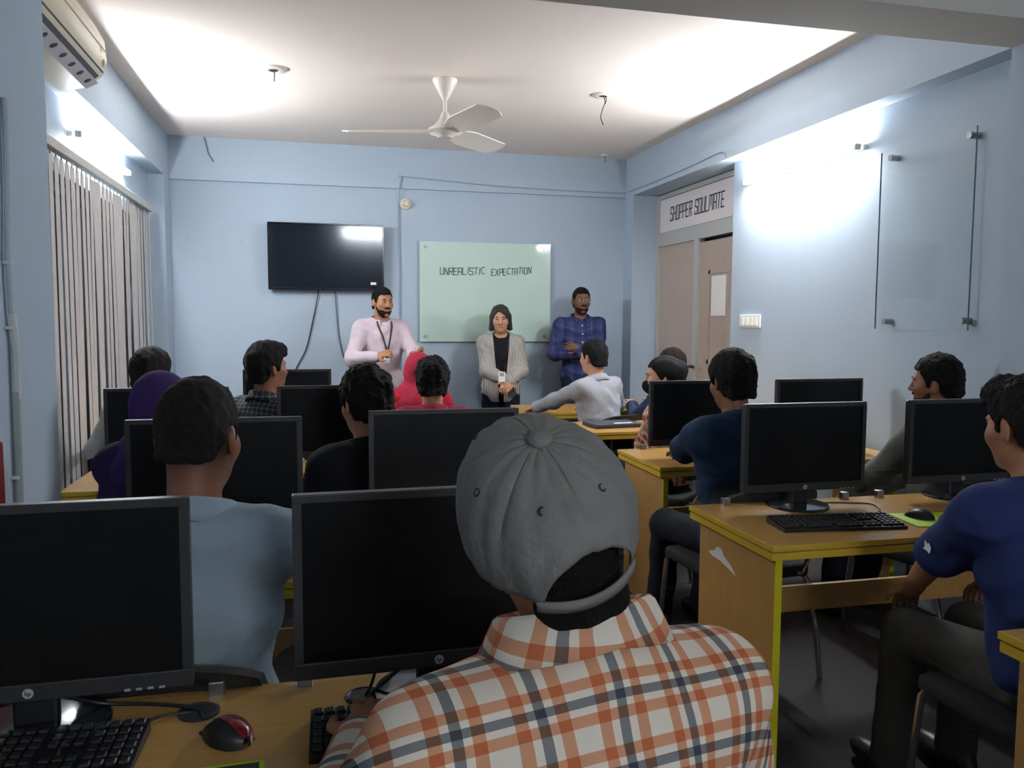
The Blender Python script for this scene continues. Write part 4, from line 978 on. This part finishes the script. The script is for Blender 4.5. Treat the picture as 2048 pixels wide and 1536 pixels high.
# ---- left block
r = person('man in light blue shirt with faded short hair seen from behind', (396, 772), 1.86, -14, lean=3, body_w=1.05, head=(-4, -3, 0), skin='brown', h=.007, shirt=cloth('light_blue_shirt', (146, 164, 176)), trousers=DJEAN,
           hands={1: (.10, 2.22, .90, 1), -1: (-.42, 2.30, .80, 1)}, poles={1: (.95, -.2, .05)}, hair=('hair', hair_short(.0055, .017, .005, .008, nape=-.042, ear=.030, rough=.002)), hair_m=BRN, fade=True, loose=.02)
sit(r, 'black padded chair under the man in light blue', -.02)
r = person('woman in purple headscarf seated before a monitor', (322, 752), 3.12, -18, lean=5, body_w=.95, head=(-10, 0, 0), skin='tan', h=.011, shirt=cloth('purple_dress', (44, 32, 68)), trousers=DJEAN, collar=False, hair=('headscarf', hijab(.009, .28)), hair_m=PURP, loose=.03)
sit(r, 'black padded chair under the purple headscarf woman')
r = person('dark haired man in light grey short sleeves beside the blind', (304, 704), 4.42, -15, lean=3, body_w=1.05, head=(-12, 0, 0), skin='brown', h=.011, shirt=cloth('pale_grey_shirt', (212, 214, 212)), sleeve=.55, trousers=DJEAN, collar=False, hair=('hair', hair_short(.007, .026, .016, .016, rough=.003)), hair_m=BRN, loose=.02, hands={-1: (-1.0, 4.72, .80, 1)})
sit(r, 'black padded chair beside the blind under the light grey sleeves')
r = person('man in black and white checked shirt turning his face aside', (535, 694), 4.42, -38, lean=2, body_w=.95, head=(-16, 3, 0), skin='brown', h=.010, shirt=CHK, trousers=DJEAN, hair=('hair', hair_short(.006, .034, .012, .018, quiff=.012, rough=.003, nape=-.07)), loose=.016)
sit(r, 'black padded chair under the black and white checked shirt')
r = person('man with thick black hair in black shirt between two monitors', (730, 747), 3.12, 14, lean=4, body_w=1.0, head=(10, -4, 0), skin='tan', h=.009, shirt=cloth('black_shirt', (24, 26, 32)), trousers=DJEAN, hair=('hair', hair_short(.0055, .034, .020, .020, rough=.005)), loose=.018, hs=1.02)
sit(r, 'black padded chair under the man in the black shirt')
r = person('curly black haired man in maroon shirt in front of the red headscarf', (865, 724), 4.42, -6, lean=5, body_w=.98, head=(-5, -2, 0), skin='tan', h=.010, shirt=cloth('maroon_shirt', (140, 42, 60)), trousers=DJEAN, hair=('hair', hair_short(.0055, .032, .020, .018, rough=.006)), loose=.016)
sit(r, 'black padded chair under the maroon shirt')
r = person('woman in bright red headscarf seated below the speaker in pink', (836, 709), 5.55, -4, lean=3, body_w=.95, head=(0, 0, 0), skin='tan', h=.011, shirt=cloth('red_dress', (160, 30, 50)), trousers=DJEAN, collar=False, hair=('headscarf', hijab(.009, .30)), hair_m=RED, loose=.03)
sit(r, 'black padded chair under the red headscarf woman')
# ---- right block
r = person('man in grey shirt with his arm stretched over the front desk', (1187, 684), 5.56, 24, lean=10, body_w=1.0, head=(4, 0, 0), skin='fair', h=.009, shirt=cloth('grey_shirt', (152, 154, 160)), trousers=DJEAN,
           hands={-1: (1.60, 5.91, .785, 1), 1: (2.05, 5.95, .79, 1)}, poles={-1: (-.8, -.3, -.2), 1: (.9, -.3, -.4)}, hair=('hair', hair_short(.006, .020, .010, .012, rough=.002)), loose=.018)
sit(r, 'black padded chair under the man in the grey shirt')
o = MB().lathe([(.034, -.01), (.037, -.008), (.037, .008), (.034, .01)], n=20, rot=Vector(r['J'][-1][1]-r['J'][-1][0]).to_track_quat('Z', 'Y').to_matrix()).build('wristband', BLACKP, r['body'], True); o.location = Vector(r['J'][-1][0]*.12+r['J'][-1][1]*.88)
r = person('dark haired woman in black face mask and floral sleeves', (1326, 716), 4.42, 42, lean=4, body_w=.92, head=(22, -3, 0), skin='fair', h=.009, shirt=FLOR, trousers=DJEAN, collar=False, hair=('hair', hair_long(.006)), loose=.022,
           hands={-1: (1.96, 4.68, .62, 1), 1: (2.12, 4.66, .62, 1)}, poles={-1: (-1, -.1, -.15)}, face=True)
r['on_head']('face_mask', face_mask(), cloth('black_mask_cloth', (24, 26, 30)))
sit(r, 'black padded chair under the masked woman')
r = person('dark haired person seated behind the masked woman s head', (1343, 701), 5.56, 18, lean=4, body_w=.95, head=(6, 0, 0), skin='fair', h=.011, shirt=cloth('dim_blue_shirt', (58, 66, 92)), trousers=DJEAN, hair=('hair', hair_short(.006, .022, .014, .014, rough=.002)), hair_m=BRN, loose=.018)
sit(r, 'black padded chair behind the masked woman')
r = person('man in dark teal shirt leaning his arm on the desk', (1464, 711), 3.14, 5, lean=8, body_w=1.05, head=(-2, -5, 0), skin='brown', h=.008, shirt=cloth('dark_teal_shirt', (36, 54, 78)), trousers=DJEAN,
           hands={-1: (1.72, 3.66, .795, 1), 1: (2.0, 3.62, .80, 1)}, poles={-1: (-.95, -.25, -.3)}, hair=('hair', hair_short(.0055, .030, .020, .018, rough=.003, nape=-.07)), loose=.024)
sit(r, 'black padded chair under the man in dark teal')
r = person('bearded man in grey olive shirt in profile near the right wall', (1874, 716), 3.12, 16, lean=8, lean_side=7, body_w=1.05, head=(22, 0, -7), skin='brown', h=.008, shirt=cloth('grey_olive_shirt', (96, 98, 92)), trousers=DJEAN, collar=False,
           hands={-1: (2.48, 3.40, .60, 1), 1: (2.72, 3.50, .60, 1)}, poles={-1: (-.7, -.5, -.6)}, hair=('hair', hair_short(.0055, .022, .012, .012, rough=.003)), beard_=.0035, loose=.02, face=True)
sit(r, 'black padded chair under the bearded man by the right wall').location.x -= .05
r = person('man in royal blue t-shirt with quiff hair beside the near desk', (2054, 772), 1.80, 0, lean=14, body_w=1.08, head=(2, -6, 0), skin='tan', h=.007, shirt=cloth('royal_blue_tshirt', (42, 52, 96)), sleeve=.52, trousers=GREYT, collar=False,
           hands={-1: (1.80, 2.14, .60, 1), 1: (2.10, 2.15, .60, 1)}, poles={-1: (-.8, .5, -.4), 1: (.6, -.4, -.5)}, hair=('hair', hair_short(.0055, .030, .010, .012, quiff=.016, front=.066, rough=.004)), hair_m=BRN, loose=.02, face=True)
sit(r, 'black padded chair under the man in the royal blue t-shirt')
mk = r['S'][-1]+(r['J'][-1][0]-r['S'][-1])*.70
mb = MB(); mb.prism([(0, .0), (.008, .012), (.014, .006), (.022, .016), (.020, .0), (.026, -.008), (.012, -.010), (.004, -.016)], 'x', -.002, .002)
o = mb.build('sleeve_emblem', PAPER, r['body']); o.location = Vector(mk)+Vector((-.073, -.012, 0))
# ---- standing speakers
r = person('bearded man in pale pink shirt speaking with hands raised', (765, 577), 6.86, 196, seated=False, lean=2, body_w=1.06, head=(8, -2, 0), skin='tan', h=.0075, shirt=cloth('pale_pink_shirt', (204, 188, 196)), trousers=BRT,
           hands={1: (.47, 6.56, 1.15, 1), -1: (.74, 6.55, 1.17, 1)}, poles={1: (.8, -.3, -.9), -1: (-.8, -.3, -.9)}, palm={1: (-.7, 0, -.3, -.6, .7, .35), -1: (0, .2, 1, -.5, .9, .1)}, curl=.55, hair=('hair', hair_short(.005, .012, .005, .008, rough=.0015)), beard_=.0035, loose=.02, face=True, wrinkle=.005)
DK = mat('dark_lanyard', (48, 28, 34), .8); nb = r['NB']
for s in (-1, 1):
    pts = [(s*.062, nb[2]-.005), (s*.058, nb[2]-.05), (s*.035, nb[2]-.13), (s*.010, nb[2]-.23), (0, nb[2]-.26)]
    ribbon('lanyard_strap', project_front(r['shirt'], pts, .009), .013, DK, r['body'])
p = project_front(r['shirt'], [(0, nb[2]-.31)], .008)[0]; bd = MB().box(p, (.055, .003, .085), bev=.001).build('id_badge', PAPER, r['body']); MB().box(p+Vector((0, .002, .012)), (.036, .001, .022)).build('badge_print', DK, bd)
for i in range(5):
    p = project_front(r['shirt'], [(0.0, nb[2]-.06-.085*i)], .002)[0]; MB().cyl(p-Vector((0, .002, 0)), p+Vector((0, .002, 0)), .0055, n=10).build('shirt_button', WHITEP, r['body'])
r = person('woman with bob hair in striped blazer holding a phone', (1001, 613), 7.08, 170, seated=False, lean=0, body_w=.92, head=(-3, -3, 2), skin='fair', h=.0075, shirt=cloth('black_top', (24, 24, 30)), sleeve=.10, trousers=cloth('navy_trousers', (24, 28, 44)), collar=False, loose=.010,
           hands={1: (1.595, 6.86, .93, 1), -1: (1.615, 6.85, .90, 1)}, poles={1: (.9, -.5, -.5), -1: (-.9, -.5, -.5)}, palm={1: (-.3, -1, 0, .25, .35, -.9), -1: (.3, -1, 0, -.25, .35, -.9)}, curl=.5, hair=('hair', hair_bob(.005)), hair_m=mat('brown_bob_hair', (36, 28, 28), .45, var=.3, vscale=60, bump=.6, bscale=200, spec=.4), face=True)
nb = r['NB']
def blazer_cut(v, X, Y, Z):
    wv = np.interp(r['Zax'], [0, nb[2]-.42, nb[2]-.30, nb[2]-.10, nb[2]+.1], [.03, .030, .045, .070, .085]).astype(np.float32)[None, None, :]
    c = np.maximum(np.abs(X)-wv, -(Y-.01)); return np.maximum(v, -c)
hemz = r['hipz']-.13
gz = Grid((-.5, -.30, hemz-.02), (.5, .62, nb[2]+.10), .0075); r['Zax'] = gz.ax[2]
def blz_build():
    for s_ in (0,):
        C_, W_, H_, SH_, S_, J_ = r['C'], r['W'], r['H'], r['SH'], r['S'], r['J']; bw = .92; off = .026
        gz.op(ell(H_+np.array([0, 0, .0]), (.165*bw, .125, .15)), .05, 'add', off); gz.op(ell(W_, (.142*bw, .108, .13)), .06, 'add', off); gz.op(ell(C_, (.160*bw, .116, .18)), .06, 'add', off)
        gz.op(cone(S_[-1]*.9+SH_*.1, S_[1]*.9+SH_*.1, .056, .056), .06, 'add', .018)
        for s in (-1, 1):
            gz.op(cone(nb-np.array([0, .012, .03]), S_[s]*.8+SH_*.2, .05, .05), .05, 'add', .016)
            el_, wr = J_[s]; gz.op(cone(S_[s], el_, .068, .060), .03); gz.op(cone(el_, el_+(wr-el_)*.93, .060, .044), .03)
    gz.v += clothes_noise(gz, .004, 3); X, Y, Z = gz.full(); gz.v = np.maximum(gz.v, (hemz-Z)+0*X+0*Y).astype(np.float32)
    gz.v = smax(gz.v, -ell(nb+np.array([0, .045, .05]), (.072, .085, .07))[2](X, Y, Z), .01).astype(np.float32)
    # open front: a V from the neck to the button, only through the jacket front
    wv = np.interp(gz.ax[2], [0, nb[2]-.45, nb[2]-.32, nb[2]-.10, nb[2]+.1], [.022, .022, .045, .066, .080]).astype(np.float32)[None, None, :]
    fr = np.maximum(np.abs(X)-wv, .02-Y); arm = np.minimum(cone(r['J'][1][0], r['J'][1][1], .06, .05)[2](X, Y, Z), cone(r['J'][-1][0], r['J'][-1][1], .06, .05)[2](X, Y, Z))
    fr = np.maximum(fr, -arm); gz.v = np.maximum(gz.v, -fr).astype(np.float32)
    P, Q = gz.mesh(); fab = np.stack([P[:, 0]+.25*P[:, 1]*np.sign(P[:, 0]), P[:, 2], 0*P[:, 2]], 1)
    for s in (-1, 1):
        for a, b2 in ((r['S'][s], r['J'][s][0]), (r['J'][s][0], r['J'][s][1])):
            ba = b2-a; t = np.clip((P-a)@ba/(ba@ba), 0, 1); d = np.linalg.norm(P-a-t[:, None]*ba, axis=1); own = (d < .085) & ((np.abs(P[:, 0]) > .165) | ((P[:, 1] > .15)))
            u = ba/np.linalg.norm(ba); e1 = np.cross(u, (0, 1, .3)); e1 /= np.linalg.norm(e1); e2 = np.cross(u, e1); rel = P-a
            fab[own, 0] = (np.arctan2(rel@e2, rel@e1)*.058)[own]
    sd_mesh('blazer', P, Q, BLZ, r['body'], fab); return P, Q
bpq = blz_build()
for s in (-1, 1):
    pts = [(s*.064, nb[2]-.02), (s*.055, nb[2]-.12), (s*.030, nb[2]-.27), (s*.012, nb[2]-.345)]
    ribbon('lanyard_strap', project_front(r['shirt'], pts, .004), .007, DK, r['body'])
p = project_front(bpq, [(.004, nb[2]-.345)], .012)[0]; p.y = max(p.y, project_front(bpq, [(.035, nb[2]-.345)], .012)[0].y, project_front(bpq, [(-.03, nb[2]-.345)], .012)[0].y); bd = MB().box(p, (.058, .003, .088), bev=.001).build('id_badge', PAPER, r['body']); MB().box(p+Vector((0, .002, .022)), (.04, .001, .03)).build('badge_print', GREYP, bd)
c, s = math.cos(r['rz']), math.sin(r['rz'])
ph = MB().box((0, 0, 0), (.068, .009, .13), bev=.003).build('smartphone', BLACKP); hw_ = Vector(r['J'][-1][1])+Vector((-.03, .06, -.075)); ph.location = (r['xy'][0]+hw_.x*c-hw_.y*s, r['xy'][1]+hw_.x*s+hw_.y*c, hw_.z); ph.rotation_euler = (1.0, .5, r['rz'])
tag(ph, 'black smartphone held by the woman in the striped blazer', 'phone')
r = person('bearded man in navy checked shirt and glasses with folded arms', (1163, 577), 7.08, 172, seated=False, lean=-1, body_w=1.02, head=(6, 2, -2), skin='dark', h=.0075, shirt=NAVYC, trousers=cloth('dark_blue_trousers', (28, 32, 46)), loose=.018,
           hands={1: (2.27, 6.86, 1.15, 1), -1: (2.24, 6.84, 1.20, 1)}, poles={1: (.9, -.2, -.7), -1: (-.9, -.2, -.7)}, palm={1: (0, -1, 0, -.6, .5, .4), -1: (0, -1, 0, .7, .5, .2)}, curl=.6, hair=('hair', hair_short(.005, .010, .004, .007, rough=.0015)), beard_=.003, face=True)
for i in range(4):
    p = project_front(r['shirt'], [(0.0, r['NB'][2]-.07-.075*i)], .002)[0]; MB().cyl(p-Vector((0, .002, 0)), p+Vector((0, .003, 0)), .0065, n=10).build('shirt_button', WHITEP, r['body'])
gl = empty('glasses', (0, 0, 0)); gl.parent = r['body']
HCv, Rhm = r['HC'], r['Rh']; G = lambda p: Vector(HCv+Rhm@np.array(p, float))
mb = MB()
for sx in (-1, 1):
    mb.tube([G((sx*.033+.025*math.cos(a), .104, .004+.018*math.sin(a))) for a in np.linspace(0, 2*math.pi, 21)], .0016, 6); mb.tube([G((sx*.058, .102, .008)), G((sx*.076, .06, .01)), G((sx*.08, -.01, .008))], .0014, 6)
mb.tube([G((-.009, .105, .006)), G((0, .108, .009)), G((.009, .105, .006))], .0016, 6)
bpy.data.objects.remove(gl)
gfr = mb.build('glasses', CHROME, r['body'], True)
for sx in (-1, 1):
    mb = MB(); mb.bm.faces.new([mb.bm.verts.new(G((sx*.033+.024*math.cos(a), .104, .004+.017*math.sin(a)))) for a in np.linspace(0, 2*math.pi, 20)[:-1]]); mb.build('lens', GLASSC, gfr)
